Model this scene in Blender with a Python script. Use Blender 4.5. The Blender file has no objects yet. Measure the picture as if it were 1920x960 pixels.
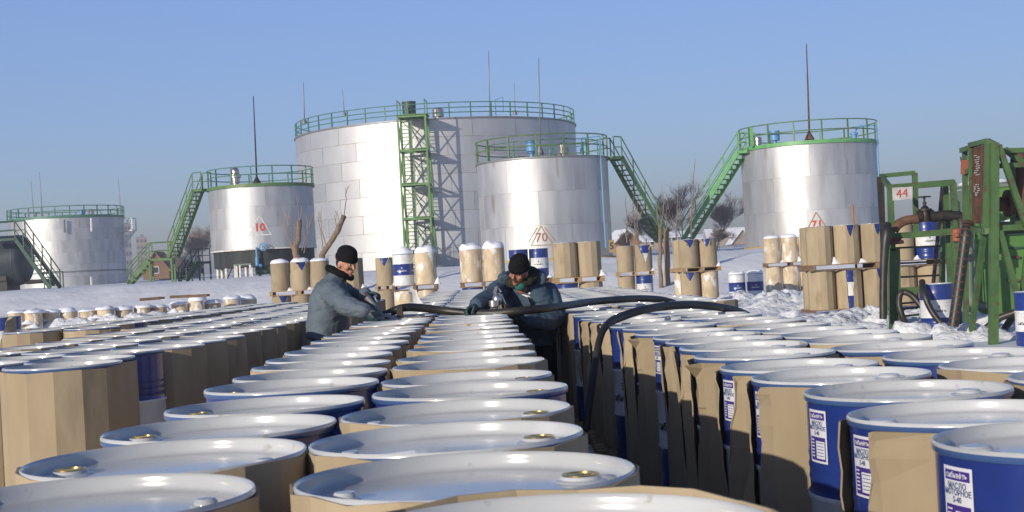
import bpy, bmesh, math, random
from mathutils import Vector, Matrix, Quaternion, noise
R = math.radians
PI = math.pi
sc = bpy.context.scene
col = sc.collection
random.seed(7)

# ------------------------------------------------------------------ camera
FPX, PITCH, ROLL, CAMZ = 2700.0, 0.01103, 0.056, 1.37
cam = bpy.data.cameras.new('camera')
cam.sensor_width = 36
cam.lens = 36 * FPX / 1920
cam.clip_start, cam.clip_end = 0.1, 20000
cam.dof.use_dof = True
cam.dof.focus_distance = 13.0
cam.dof.aperture_fstop = 18
camo = bpy.data.objects.new('camera', cam)
col.objects.link(camo)
fw = Vector((0, math.cos(PITCH), math.sin(PITCH)))
r0, u0 = Vector((1, 0, 0)), Vector((0, -math.sin(PITCH), math.cos(PITCH)))
cr, sr = math.cos(ROLL), math.sin(ROLL)
cx_, cy_ = r0 * cr - u0 * sr, r0 * sr + u0 * cr
camo.matrix_world = Matrix(((cx_.x, cy_.x, -fw.x, 0), (cx_.y, cy_.y, -fw.y, 0), (cx_.z, cy_.z, -fw.z, CAMZ), (0, 0, 0, 1)))
sc.camera = camo

def P(px, py, d):
    """world point at depth d (metres along +Y) seen at pixel px,py of the 1920x960 photograph"""
    a, b = px - 960, py - 480
    u, v = a * cr - b * sr, a * sr + b * cr
    D = r0 * (u / FPX) + fw - u0 * (v / FPX)
    D = D * (d / D.y)
    return Vector((D.x, D.y, D.z + CAMZ))

# ------------------------------------------------------------------ sky, sun, exposure
SUN_AZ, SUN_EL = R(38), R(14.5)
world = bpy.data.worlds.new('World')
sc.world = world
world.use_nodes = True
wn = world.node_tree
bg = wn.nodes['Background']
sky = wn.nodes.new('ShaderNodeTexSky')
sky.sky_type = 'NISHITA'
sky.sun_disc = False
sky.sun_elevation = SUN_EL
sky.sun_rotation = PI + SUN_AZ
sky.altitude = 200
sky.air_density = 1.0
sky.dust_density = 0.6
sky.ozone_density = 3.0
hs = wn.nodes.new('ShaderNodeMix')
hs.data_type = 'RGBA'
hs.blend_type = 'MULTIPLY'
hs.inputs[0].default_value = 1.0
stc = wn.nodes.new('ShaderNodeTexCoord')
ssx = wn.nodes.new('ShaderNodeSeparateXYZ')
srp = wn.nodes.new('ShaderNodeValToRGB')
wn.links.new(stc.outputs['Generated'], ssx.inputs[0])
wn.links.new(ssx.outputs['Z'], srp.inputs[0])
els = srp.color_ramp.elements
els[0].position = 0.0; els[0].color = (.72, .69, .93, 1)
els[1].position = 1.0; els[1].color = (.85, .82, .92, 1)
for p_, c_ in ((.075, (.90, .885, 1.16)), (.19, (1.17, 1.08, 1.36)), (.45, (1.0, .93, 1.16))):
    e_ = els.new(p_); e_.color = (*c_, 1)
wn.links.new(srp.outputs[0], hs.inputs[7])
wn.links.new(sky.outputs[0], hs.inputs[6])
# evens out the dome: the band at right angles to the sun is lifted a little (multiple scattering in hazy winter air)
sdt = wn.nodes.new('ShaderNodeVectorMath'); sdt.operation = 'DOT_PRODUCT'
sdt.inputs[1].default_value = (-math.sin(SUN_AZ), -math.cos(SUN_AZ), 0)
wn.links.new(stc.outputs['Generated'], sdt.inputs[0])
def mnode(op, a, b):
    n = wn.nodes.new('ShaderNodeMath'); n.operation = op
    for i, v in enumerate((a, b)):
        if isinstance(v, (int, float)): n.inputs[i].default_value = v
        else: wn.links.new(v, n.inputs[i])
    return n.outputs[0]
sq = mnode('MULTIPLY', sdt.outputs['Value'], sdt.outputs['Value'])
fac = mnode('SUBTRACT', 1.31, mnode('MULTIPLY', sq, 0.44))
sml = wn.nodes.new('ShaderNodeVectorMath'); sml.operation = 'SCALE'
wn.links.new(hs.outputs[2], sml.inputs[0]); wn.links.new(fac, sml.inputs['Scale'])
wn.links.new(sml.outputs[0], bg.inputs[0])
bg.inputs[1].default_value = 0.10
sun = bpy.data.lights.new('sun', 'SUN')
sun.energy = 4.4
sun.angle = R(0.5)
sun.color = (1.0, 0.91, 0.77)
suno = bpy.data.objects.new('sun', sun)
col.objects.link(suno)
sdir = Vector((-math.sin(SUN_AZ) * math.cos(SUN_EL), -math.cos(SUN_AZ) * math.cos(SUN_EL), math.sin(SUN_EL)))
suno.rotation_euler = sdir.to_track_quat('Z', 'Y').to_euler()
sc.view_settings.view_transform = 'Standard'
sc.view_settings.look = 'None'
sc.view_settings.exposure = 0.0
sc.view_settings.gamma = 1.0

# ------------------------------------------------------------------ materials
def mat(name, c, rough=.6, metal=0.0, c2=None, scale=8, stretch=(1, 1, 1), bump=0.0, bscale=None, var=0.0, coat=0.0, detail=4, lo=.4, hi=.65, spec=None, rvar=0.0, dist=.01, c3=None, s3=40, lo3=.58, hi3=.68):
    m = bpy.data.materials.new(name)
    m.use_nodes = True
    nt = m.node_tree
    b = nt.nodes['Principled BSDF']
    b.inputs['Roughness'].default_value = rough
    b.inputs['Metallic'].default_value = metal
    if coat: b.inputs['Coat Weight'].default_value = coat; b.inputs['Coat Roughness'].default_value = .08
    if spec is not None: b.inputs['Specular IOR Level'].default_value = spec
    tc = nt.nodes.new('ShaderNodeTexCoord')
    mp = nt.nodes.new('ShaderNodeMapping')
    mp.inputs['Scale'].default_value = stretch
    oi = nt.nodes.new('ShaderNodeObjectInfo')
    ad = nt.nodes.new('ShaderNodeVectorMath'); ad.operation = 'MULTIPLY_ADD'
    ad.inputs[1].default_value = (17.3, 11.1, 23.7)
    cb = nt.nodes.new('ShaderNodeCombineXYZ')
    for i in range(3): nt.links.new(oi.outputs['Random'], cb.inputs[i])
    nt.links.new(cb.outputs[0], ad.inputs[0])
    nt.links.new(tc.outputs['Object'], mp.inputs[0])
    nt.links.new(mp.outputs[0], ad.inputs[2])
    def nz(s, d=detail):
        n = nt.nodes.new('ShaderNodeTexNoise')
        n.inputs['Scale'].default_value = s; n.inputs['Detail'].default_value = d
        nt.links.new(ad.outputs[0], n.inputs['Vector'])
        return n
    out = None
    rgb = nt.nodes.new('ShaderNodeRGB'); rgb.outputs[0].default_value = (*c, 1)
    out = rgb.outputs[0]
    def mixin(a, colr, s, lo, hi):
        n = nz(s)
        mr = nt.nodes.new('ShaderNodeMapRange')
        mr.inputs[1].default_value = lo; mr.inputs[2].default_value = hi
        nt.links.new(n.outputs['Fac'], mr.inputs[0])
        mx = nt.nodes.new('ShaderNodeMix'); mx.data_type = 'RGBA'
        nt.links.new(mr.outputs[0], mx.inputs[0]); nt.links.new(a, mx.inputs[6]); mx.inputs[7].default_value = (*colr, 1)
        return mx.outputs[2]
    if c2: out = mixin(out, c2, scale, lo, hi)
    if c3: out = mixin(out, c3, s3, lo3, hi3)
    if var:
        h = nt.nodes.new('ShaderNodeHueSaturation')
        mr = nt.nodes.new('ShaderNodeMapRange'); mr.inputs[3].default_value = 1 - var; mr.inputs[4].default_value = 1 + var
        nt.links.new(oi.outputs['Random'], mr.inputs[0]); nt.links.new(mr.outputs[0], h.inputs['Value']); nt.links.new(out, h.inputs['Color'])
        out = h.outputs[0]
    nt.links.new(out, b.inputs['Base Color'])
    if rvar:
        n = nz(scale * .7)
        mr = nt.nodes.new('ShaderNodeMapRange'); mr.inputs[3].default_value = rough - rvar; mr.inputs[4].default_value = rough + rvar
        nt.links.new(n.outputs['Fac'], mr.inputs[0]); nt.links.new(mr.outputs[0], b.inputs['Roughness'])
    if bump:
        n = nz(bscale or scale)
        bp = nt.nodes.new('ShaderNodeBump'); bp.inputs['Strength'].default_value = bump; bp.inputs['Distance'].default_value = dist
        nt.links.new(n.outputs['Fac'], bp.inputs['Height']); nt.links.new(bp.outputs[0], b.inputs['Normal'])
    return m

M = dict(
    snow=mat('snow', (.80, .81, .82), .75, c2=(.73, .74, .75), scale=.6, bump=.45, bscale=2.2, dist=.10, detail=10, c3=(.56, .53, .48), s3=9, lo3=.66, hi3=.78),
    snowcap=mat('snow_on_top', (.82, .84, .87), .7, bump=.5, bscale=9, dist=.03, detail=6),
    kraft=mat('cardboard', (.375, .300, .195), .85, c2=(.315, .25, .16), scale=5, stretch=(1, 1, .35), bump=.3, bscale=26, dist=.006, var=.12, spec=.2, c3=(.26, .205, .13), s3=3.2, lo3=.60, hi3=.72),
    kraftpale=mat('weathered_cardboard', (.62, .51, .35), .85, c2=(.46, .36, .23), scale=6, stretch=(1, 1, .4), bump=.4, bscale=14, dist=.01, var=.08, spec=.2, c3=(.78, .76, .72), s3=5, lo3=.55, hi3=.62),
    kraftin=mat('cardboard_inside', (.27, .19, .11), .9, spec=.1),
    blue=mat('blue_drum_paint', (.016, .038, .20), .30, c2=(.014, .033, .17), scale=6, rvar=.08, coat=.3, bump=.05, bscale=12, dist=.004),
    white=mat('white_drum_paint', (.49, .50, .50), .18, c2=(.42, .43, .43), scale=4, rvar=.09, coat=.45, c3=(.36, .35, .32), s3=26, lo3=.66, hi3=.74, var=.07, bump=.12, bscale=7, dist=.004),
    bandwhite=mat('white_band_paint', (.72, .73, .72), .35, c2=(.62, .62, .60), scale=9),
    rimblue=mat('blue_rim_paint', (.05, .10, .24), .3, coat=.3),
    gold=mat('gold_bung', (.72, .50, .13), .25, 1.0, c2=(.5, .33, .08), scale=20),
    dark=mat('dark_hole', (.015, .013, .012), .6),
    purple=mat('purple_print', (.055, .03, .22), .45),
    paper=mat('label_paper', (.66, .66, .70), .45),
    ink=mat('ink_blue', (.06, .10, .22), .5),
    black=mat('black_print', (.02, .02, .025), .5),
    alu=mat('aluminium_paint', (.56, .56, .55), .48, .66, c2=(.43, .43, .43), scale=1.6, stretch=(1, 1, .18), rvar=.10, var=.06, bump=.22, bscale=.9, dist=.05, c3=(.36, .31, .24), s3=2.6, lo3=.62, hi3=.78),
    alubig=mat('white_aluminium_paint', (.55, .55, .54), .48, .64, c2=(.47, .47, .47), scale=.5, stretch=(1, 1, .4), rvar=.06, var=.05, bump=.12, bscale=.5, dist=.06, c3=(.5, .46, .42), s3=2.2, lo3=.70, hi3=.8),
    seam=mat('weld_seam', (.40, .36, .32), .6, .3, c2=(.25, .17, .11), scale=2),
    tarblack=mat('black_tar', (.012, .014, .014), .7, c2=(.03, .04, .035), scale=2, c3=(.45, .42, .36), s3=3, lo3=.70, hi3=.74, stretch=(1, 1, .25)),
    green=mat('green_paint', (.088, .185, .052), .5, c2=(.065, .135, .04), scale=3, c3=(.10, .06, .035), s3=9, lo3=.62, hi3=.72, bump=.1, bscale=20, dist=.005),
    riggreen=mat('rig_green_paint', (.062, .130, .036), .55, c2=(.045, .095, .028), scale=4, c3=(.09, .05, .03), s3=8, lo3=.58, hi3=.70, bump=.2, bscale=20, dist=.006),
    towergreen=mat('tower_green_paint', (.12, .25, .085), .5, c2=(.09, .19, .06), scale=3, c3=(.10, .06, .035), s3=9, lo3=.64, hi3=.72),
    greenbright=mat('bright_green_paint', (.13, .36, .12), .45, c2=(.10, .30, .10), scale=3),
    greenrail=mat('teal_green_paint', (.055, .19, .12), .5, c2=(.045, .15, .10), scale=2),
    greendark=mat('dark_green_paint', (.03, .075, .05), .5, c2=(.02, .05, .035), scale=3),
    greengrey=mat('grey_green_paint', (.12, .17, .13), .55, c2=(.17, .20, .15), scale=2, stretch=(1, 1, .3), c3=(.16, .10, .06), s3=2.5, lo3=.62, hi3=.7),
    cab=mat('cabinet_green_paint', (.095, .215, .045), .5, c2=(.07, .17, .035), scale=2.5, c3=(.04, .08, .03), s3=3.5, lo3=.62, hi3=.70),
    bluepaint=mat('blue_fitting_paint', (.10, .27, .48), .45),
    steel=mat('stainless_steel', (.6, .58, .54), .3, .9, c2=(.4, .37, .33), scale=4),
    greysteel=mat('grey_steel', (.22, .235, .245), .5, .4, c2=(.2, .2, .2), scale=3),
    rust=mat('rusty_steel', (.14, .065, .035), .8, c2=(.07, .035, .025), scale=6, bump=.3, bscale=25, dist=.01),
    iron=mat('dark_iron', (.022, .022, .02), .5, .3, c2=(.05, .035, .025), scale=9, bump=.3, bscale=30, dist=.01),
    hose=mat('black_rubber', (.016, .015, .013), .45, c2=(.035, .031, .024), scale=4, bump=.15, bscale=40, dist=.004),
    wood=mat('pallet_wood', (.42, .27, .13), .8, c2=(.30, .19, .09), scale=4, stretch=(.3, 3, 3), var=.15, bump=.3, bscale=12, dist=.01),
    wooddark=mat('weathered_wood', (.24, .15, .08), .85, c2=(.15, .09, .05), scale=4, stretch=(.3, 3, 3), var=.15),
    bark=mat('bark', (.24, .17, .105), .9, c2=(.15, .105, .07), scale=9, stretch=(1, 1, .3), bump=.7, bscale=14, dist=.03),
    twig=mat('bare_twigs', (.23, .165, .125), .9, c2=(.17, .125, .10), scale=1),
    twigpale=mat('pale_twigs', (.27, .20, .155), .9, c2=(.2, .15, .12), scale=1),
    skin=mat('skin', (.46, .24, .155), .5, c2=(.42, .19, .12), scale=18),
    skin2=mat('ruddy_skin', (.37, .165, .095), .5, c2=(.33, .125, .075), scale=18),
    jacket1=mat('grey_blue_cloth', (.125, .155, .185), .85, c2=(.095, .125, .155), scale=7, bump=.5, bscale=25, dist=.01, spec=.2),
    jacket2=mat('blue_teal_cloth', (.052, .088, .130), .75, c2=(.038, .066, .10), scale=7, bump=.4, bscale=22, dist=.01),
    trousers=mat('dark_cloth', (.012, .014, .022), .85, c2=(.02, .022, .03), scale=8, spec=.2),
    knit=mat('black_knit', (.010, .010, .011), .95, bump=.8, bscale=90, dist=.006, spec=.1),
    fur=mat('dark_fur', (.030, .033, .026), .95, c2=(.055, .055, .042), scale=60, bump=1, bscale=80, dist=.02, spec=.1),
    glove=mat('dark_teal_glove', (.010, .032, .038), .55, c2=(.02, .045, .05), scale=15),
    glovecuff=mat('tan_canvas', (.26, .19, .115), .85, c2=(.2, .14, .09), scale=15),
    canvas=mat('grey_canvas_glove', (.075, .068, .05), .85, c2=(.04, .045, .04), scale=15),
    hair=mat('black_hair', (.012, .01, .009), .6),
    eye=mat('eye_white', (.55, .5, .47), .3),
    boot=mat('black_boot', (.012, .011, .011), .5),
    scarf=mat('green_scarf', (.02, .14, .12), .8),
    red=mat('red_print', (.50, .05, .02), .6),
    redrust=mat('rust_red_print', (.28, .085, .04), .6),
    brownpaint=mat('brown_yellow_paint', (.30, .21, .09), .6),
    whitepaint=mat('white_paint', (.72, .70, .66), .5, c2=(.5, .46, .40), scale=5),
    offwhite=mat('grey_white_plate', (.50, .50, .50), .6, c2=(.40, .37, .36), scale=5),
    brick=mat('pale_brick', (.33, .27, .22), .85, c2=(.27, .22, .19), scale=.6),
    greybrick=mat('grey_panel', (.22, .22, .24), .85, c2=(.18, .18, .20), scale=.6),
    brownwall=mat('brown_wood_wall', (.20, .115, .06), .85, c2=(.15, .085, .045), scale=1.5),
    darktank=mat('dark_tank_paint', (.05, .065, .075), .45, .3, c2=(.035, .045, .055), scale=2),
    snowrough=mat('broken_snow', (.80, .81, .82), .75, c2=(.70, .71, .72), scale=2, bump=.9, bscale=7, dist=.08, detail=8),
    orangewall=mat('orange_wood_wall', (.40, .20, .09), .85, c2=(.30, .14, .06), scale=1.5),
    roofblue=mat('blue_grey_roof', (.10, .13, .16), .7, c2=(.14, .16, .19), scale=1),
    window=mat('window_glass', (.04, .05, .07), .1),
    yellow=mat('yellow_ring_paint', (.45, .30, .08), .7),
    dirt=mat('dirty_snow', (.45, .38, .28), .9, c2=(.6, .58, .55), scale=2),
)
MATBLUEPAPER = M['blue']

# ------------------------------------------------------------------ mesh builder
class MB:
    def __init__(s): s.v = []; s.f = []; s.m = []; s.mi = 0
    def add(s, vs, fs):
        o = len(s.v); s.v += [tuple(v) for v in vs]
        for f in fs: s.f.append(tuple(i + o for i in f)); s.m.append(s.mi)
        return s
    def box(s, c, size, rot=None):
        c = Vector(c); x, y, z = [a / 2 for a in size]
        vs = [Vector((sx * x, sy * y, sz * z)) for sz in (-1, 1) for sx, sy in ((-1, -1), (1, -1), (1, 1), (-1, 1))]
        if rot is not None: vs = [rot @ v for v in vs]
        return s.add([v + c for v in vs], [(3, 2, 1, 0), (4, 5, 6, 7), (0, 1, 5, 4), (1, 2, 6, 5), (2, 3, 7, 6), (3, 0, 4, 7)])
    def bar(s, a, b, w, h, up=(0, 0, 1)):
        a, b = Vector(a), Vector(b); d = b - a; L = d.length
        if L < 1e-6: return s
        d /= L; up = Vector(up)
        if abs(d.dot(up)) > .98: up = Vector((0, 1, 0)) if abs(d.y) < .9 else Vector((1, 0, 0))
        x = d.cross(up).normalized(); z = x.cross(d).normalized()
        return s.box((a + b) / 2, (w, L, h), Matrix((x, d, z)).transposed())
    def tube(s, pts, r, n=6, caps=True):
        pts = [Vector(p) for p in pts]; k = len(pts)
        rs = list(r) if hasattr(r, '__len__') else [r] * k
        vs = []; fs = []; prev = None
        for i, p in enumerate(pts):
            t = (pts[min(i + 1, k - 1)] - pts[max(i - 1, 0)])
            t = t.normalized() if t.length > 1e-9 else Vector((0, 0, 1))
            if prev is None:
                a = Vector((0, 0, 1)) if abs(t.z) < .9 else Vector((1, 0, 0))
                x = t.cross(a).normalized()
            else:
                x = (prev - t * prev.dot(t)).normalized()
            prev = x; y = t.cross(x)
            for j in range(n):
                a = 2 * PI * j / n
                vs.append(p + (x * math.cos(a) + y * math.sin(a)) * rs[i])
        for i in range(k - 1):
            for j in range(n):
                j2 = (j + 1) % n
                fs.append((i * n + j, i * n + j2, (i + 1) * n + j2, (i + 1) * n + j))
        if caps: fs.append(tuple(reversed(range(n)))); fs.append(tuple((k - 1) * n + j for j in range(n)))
        return s.add(vs, fs)
    def lathe(s, prof, n=32, c=(0, 0, 0), mis=None, rot=None):
        c = Vector(c); vs = []; o = len(s.v)
        for r, z in prof:
            for j in range(n):
                a = 2 * PI * j / n
                v = Vector((r * math.cos(a), r * math.sin(a), z))
                if rot is not None: v = rot @ v
                vs.append(v + c)
        s.v += [tuple(v) for v in vs]
        for i in range(len(prof) - 1):
            for j in range(n):
                j2 = (j + 1) % n
                s.f.append((o + i * n + j, o + i * n + j2, o + (i + 1) * n + j2, o + (i + 1) * n + j))
                s.m.append(mis[i] if mis else s.mi)
        return s
    def ell(s, c, rad, rot=None, n=12, k=8):
        c = Vector(c); vs = []; fs = []
        for i in range(k + 1):
            th = PI * i / k
            for j in range(n):
                a = 2 * PI * j / n
                v = Vector((rad[0] * math.sin(th) * math.cos(a), rad[1] * math.sin(th) * math.sin(a), -rad[2] * math.cos(th)))
                if rot is not None: v = rot @ v
                vs.append(v + c)
        for i in range(k):
            for j in range(n):
                j2 = (j + 1) % n
                fs.append((i * n + j, i * n + j2, (i + 1) * n + j2, (i + 1) * n + j))
        return s.add(vs, fs)
    def mesh(s, name, mats, smooth=False):
        me = bpy.data.meshes.new(name)
        me.from_pydata(s.v, [], s.f)
        if not isinstance(mats, (list, tuple)): mats = [mats]
        for m in mats: me.materials.append(m)
        if any(s.m): me.polygons.foreach_set('material_index', s.m)
        if smooth is True: me.shade_smooth()
        elif smooth:
            me.shade_smooth(); me.set_sharp_from_angle(angle=R(smooth))
        return me

def link(name, me, parent=None, loc=None, rotz=None, kind=None):
    o = bpy.data.objects.new(name, me); col.objects.link(o)
    if parent is not None: o.parent = parent
    if loc is not None: o.location = loc
    if rotz is not None: o.rotation_euler = (0, 0, rotz)
    if kind: o['kind'] = kind
    return o
def part(name, mb, mats, parent, smooth=False, loc=None, rotz=None, label=None):
    o = link(name, mb.mesh(name, mats, smooth), parent, loc, rotz)
    if label: o['label'] = label
    return o
def tag(o, label, cat, group=None):
    o['label'] = label; o['category'] = cat
    if group: o['group'] = group
    return o
def thing(name, label, cat, loc=(0, 0, 0), rotz=0, group=None):
    o = bpy.data.objects.new(name, None); o.empty_display_size = .2
    col.objects.link(o); o.location = loc; o.rotation_euler = (0, 0, rotz)
    return tag(o, label, cat, group)

_tc = {}
def text2d(body, size, bold=0.0):
    key = (body, size, bold)
    if key in _tc: return _tc[key]
    cu = bpy.data.curves.new('txt', 'FONT'); cu.body = body; cu.size = size; cu.align_x = 'CENTER'; cu.align_y = 'CENTER'
    cu.resolution_u = 2; cu.offset = bold
    ob = bpy.data.objects.new('txt', cu); col.objects.link(ob)
    me = bpy.data.meshes.new_from_object(ob.evaluated_get(bpy.context.evaluated_depsgraph_get()))
    vs = [(v.co.x, v.co.y) for v in me.vertices]; fs = [tuple(p.vertices) for p in me.polygons]
    bpy.data.objects.remove(ob); bpy.data.curves.remove(cu); bpy.data.meshes.remove(me)
    _tc[key] = (vs, fs)
    return _tc[key]
def on_cyl(mb, shape, rad, ang, z, sx=1.0, rot90=False):
    """wrap a flat shape on a vertical cylinder (seen from outside: x runs with the angle)"""
    vs, fs = shape
    out = []
    for x, y in vs:
        if rot90: x, y = -y, x
        a = ang + x * sx / rad
        out.append((rad * math.cos(a), rad * math.sin(a), z + y))
    mb.add(out, fs)
def rect2d(w, h, nx=6, cx=0, cy=0):
    vs = []; fs = []
    for i in range(nx + 1):
        x = cx - w / 2 + w * i / nx
        vs += [(x, cy - h / 2), (x, cy + h / 2)]
    for i in range(nx): fs.append((2 * i, 2 * i + 2, 2 * i + 3, 2 * i + 1))
    return vs, fs

def ss(a, b, x):
    t = min(1, max(0, (x - a) / (b - a))); return t * t * (3 - 2 * t)
def fbm(x, y, z=0, o=4): return noise.fractal(Vector((x, y, z)), 1.0, 2.0, o)

# ------------------------------------------------------------------ terrain
def zg(x, y):
    z = -.057 * ss(.42, .75, x) * (1 - ss(28, 36, y)) - .10 * ss(3, 6, x) * (1 - ss(28, 34, y))
    z += 1.74 * ss(54, 64.5, y)
    if y > 63: z += .0056 * (min(y, 110) - 63)
    if y > 110: z += .0121 * (min(y, 400) - 110)
    return z
def zgr(x, y):
    z = zg(x, y)
    amp = .0
    if y > 30: amp = .05 * ss(30, 40, y)
    if x > 2.6 and y > 11: amp = max(amp, .05 * ss(2.6, 3.4, x))
    if 50 < y < 66: amp = .10
    if amp: z += amp * fbm(x * .45, y * .45, 3.1) + amp * .4 * fbm(x * 1.9, y * 1.9, 7)
    return z
ys = [-30, -15, -8]; y = -5
while y < 72: ys.append(y); y += .5
st = .7
while y < 9000: ys.append(y); y += st; st *= 1.14
xs = [0.0]; x = 0; st = .5
while x < 7000:
    x += st if x < 26 else st
    if x > 26: st *= 1.16
    xs.append(x)
xs = [-a for a in reversed(xs[1:])] + xs
g = MB(); nx = len(xs)
g.v = [(x, y, zgr(x, y)) for y in ys for x in xs]
g.f = [(j * nx + i, j * nx + i + 1, (j + 1) * nx + i + 1, (j + 1) * nx + i) for j in range(len(ys) - 1) for i in range(nx - 1)]
g.m = [0] * len(g.f)
link('snowy_ground', g.mesh('snowy_ground', M['snow'], True), kind='structure')

def lumps(name, x0, x1, y0, y1, step, amp, seed, falloff=1.0, m='snowrough'):
    mb = MB(); nx = int((x1 - x0) / step); ny = int((y1 - y0) / step)
    for j in range(ny + 1):
        for i in range(nx + 1):
            x = x0 + i * step; y = y0 + j * step
            e = min(1, min(i, nx - i) * step / falloff, min(j, ny - j) * step / falloff)
            h = .5 + .5 * fbm(x * .9, y * .9, seed, 3)
            cl = 0
            for sc_, w_ in ((1.5, 1.0), (3.2, .55)):
                dd_, pp_ = noise.voronoi(Vector((x * sc_ + .8 * y + .3 * noise.noise(Vector((x * 2, y * 2, 1))), y * sc_ - .5 * x + .3 * noise.noise(Vector((x * 2, y * 2, 5))), seed)), distance_metric='CHEBYCHEV')
                q_ = noise.cell(pp_[0] * 3.7)
                cl = max(cl, w_ * (.35 + .65 * abs(q_)) * max(0, min(.55, 1 - dd_[0] / .6)) * 1.6)
            mb.v.append((x, y, zgr(x, y) - .07 + e * amp * (.35 * h + .75 * cl * (.3 + h)) + .05 * e + .06 * fbm(x * 4, y * 4, seed, 4)))
    mb.f = [(j * (nx + 1) + i, j * (nx + 1) + i + 1, (j + 1) * (nx + 1) + i + 1, (j + 1) * (nx + 1) + i) for j in range(ny) for i in range(nx)]
    mb.m = [0] * len(mb.f)
    o = link(name, mb.mesh(name, M[m], True), kind='stuff')
    return o

# ------------------------------------------------------------------ storage tanks
GREENS = dict(rail=M['greenrail'])
def ring_pts(r, z, a0=0, a1=2 * PI, n=48):
    return [(r * math.cos(a0 + (a1 - a0) * i / n), r * math.sin(a0 + (a1 - a0) * i / n), z) for i in range(n + 1)]
def make_railing(root, r, z, h, npost, m, tr=.028, gap=None, levels=(1, .66, .33), name='roof_railing'):
    a0, a1 = (0, 2 * PI) if gap is None else gap
    mb = MB()
    for l in levels: mb.tube(ring_pts(r, z + h * l, a0, a1, 64), tr, 5, caps=True)
    ra = part(name, mb, m, root, True)
    pm = MB().box((0, 0, h / 2), (tr * 2.2, tr * 2.2, h)).mesh('post', m)
    for i in range(npost):
        a = a0 + (a1 - a0) * i / (npost if gap is None else npost - 1)
        link('post', pm, ra, (r * math.cos(a), r * math.sin(a), z), a)
    return ra
def plate_shell(root, r, z0, z1, courses, nper, m, off=0.0, gapz=.012, gapa=.010, seg=4, thick=.012, z_jit=0):
    """shell of curved steel plates in courses, each plate a part, over a recessed inner wall that shows in the joints"""
    inner = MB().lathe([(r - thick, z0), (r - thick, z1)], 96)
    part('inner_wall', inner, M['seam'], root, True)
    hc = (z1 - z0) / courses
    da = 2 * PI / nper; ga = gapa / r
    mb = MB(); nseg = max(seg, int(120 / nper))
    vs = []
    for i in range(nseg + 1):
        a = ga / 2 + (da - ga) * i / nseg
        for rr in (r - thick, r):
            for zz in (gapz / 2, hc - gapz / 2):
                vs.append((rr * math.cos(a), rr * math.sin(a), zz))
    fs = []
    for i in range(nseg):
        o = 4 * i; q = o + 4
        fs += [(o + 2, q + 2, q + 3, o + 3), (o + 3, q + 3, q + 1, o + 1), (o, q, q + 2, o + 2)]
    fs += [(0, 2, 3, 1), (4 * nseg, 4 * nseg + 1, 4 * nseg + 3, 4 * nseg + 2)]
    mb.add(vs, fs)
    me = mb.mesh('shell_plate', m, 30)
    for c in range(courses):
        for k in range(nper):
            link('shell_plate', me, root, (0, 0, z0 + c * hc), off + da * (k + .5 * (c % 2)) + (0.13 * (c % 3)) * da * .3)
def tank_roof(root, r, z, rise=.03, m=None, rim=None, rimh=.12):
    mb = MB().lathe([(r + .0, z - .05), (r + .03, z - .04), (r + .03, z + .02), (r - .05, z + .03), (r * .5, z + r * rise), (.01, z + r * rise * 1.4)], 96)
    part('roof', mb, m or M['alu'], root, 40)
    if rim:
        mb = MB().lathe([(r + .035, z - rimh * .6), (r + .09, z - rimh * .6), (r + .09, z + rimh * .5), (r + .04, z + rimh * .5)], 96)
        part('rim_band', mb, rim, root, 40)
def vent(root, pos, r, h, m, style='drum', name='roof_vent'):
    mb = MB(); z = pos[2]
    if style == 'drum':
        mb.lathe([(r * .55, 0), (r * .55, h * .25), (r, h * .28), (r, h * .5), (r * .92, h * .52), (r * .92, h * .62), (r, h * .64), (r, h * .9), (r * .6, h), (.01, h)], 20, pos)
    elif style == 'mush':
        mb.lathe([(r * .5, 0), (r * .5, h * .2), (r * .75, h * .22), (r * .75, h * .45), (r, h * .48), (r, h * .62), (r * .7, h * .66), (r * .75, h * .82), (r * .55, h * .9), (r * .2, h), (.01, h)], 18, pos)
    else:
        mb.lathe([(r * .4, 0), (r * .4, h * .3), (r, h * .34), (r, h * .93), (r * 1.05, h * .93), (r * 1.05, h), (.01, h)], 18, pos)
    return part(name, mb, m, root, 40)
def tri_sign(root, r, ang, z, size, body, tsize, mtri, mtxt, double=False, bold=.015, edge=.07):
    mb = MB()
    def outline(s, w, dz=0):
        h = s * .866
        pts = [(-s / 2, -h / 2 + dz), (s / 2, -h / 2 + dz), (0, h / 2 + dz)]
        for i in range(3):
            (ax, ay), (bx, by) = pts[i], pts[(i + 1) % 3]
            L = math.hypot(bx - ax, by - ay); nx_, ny_ = -(by - ay) / L * w / 2, (bx - ax) / L * w / 2
            n = 6; vs = []; fs = []
            for k in range(n + 1):
                x = ax + (bx - ax) * k / n; y = ay + (by - ay) * k / n
                vs += [(x + nx_, y + ny_), (x - nx_, y - ny_)]
            for k in range(n): fs.append((2 * k, 2 * k + 1, 2 * k + 3, 2 * k + 2))
            on_cyl(mb, (vs, fs), r + .012, ang, z)
    outline(size, edge)
    part('painted_triangle', mb, mtri, root)
    if double:
        mb2 = MB()
        mb = mb2; h = size * .866
        for sgn in (-1, 1):
            ax, ay, bx, by = sgn * size * .60, -h * .30, sgn * size * .17, h * .42
            L = math.hypot(bx - ax, by - ay); nx_, ny_ = -(by - ay) / L * edge / 2, (bx - ax) / L * edge / 2
            f = (0, 1, 3, 2)
            on_cyl(mb2, ([(ax + nx_, ay + ny_), (ax - nx_, ay - ny_), (bx + nx_, by + ny_), (bx - nx_, by - ny_)], [f]), r + .012, ang, z)
        part('outer_stroke', mb2, mtri, root)
    mb = MB(); on_cyl(mb, text2d(body, tsize, bold), r + .012, ang, z - size * .10)
    part('painted_number', mb, mtxt, root)
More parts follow.
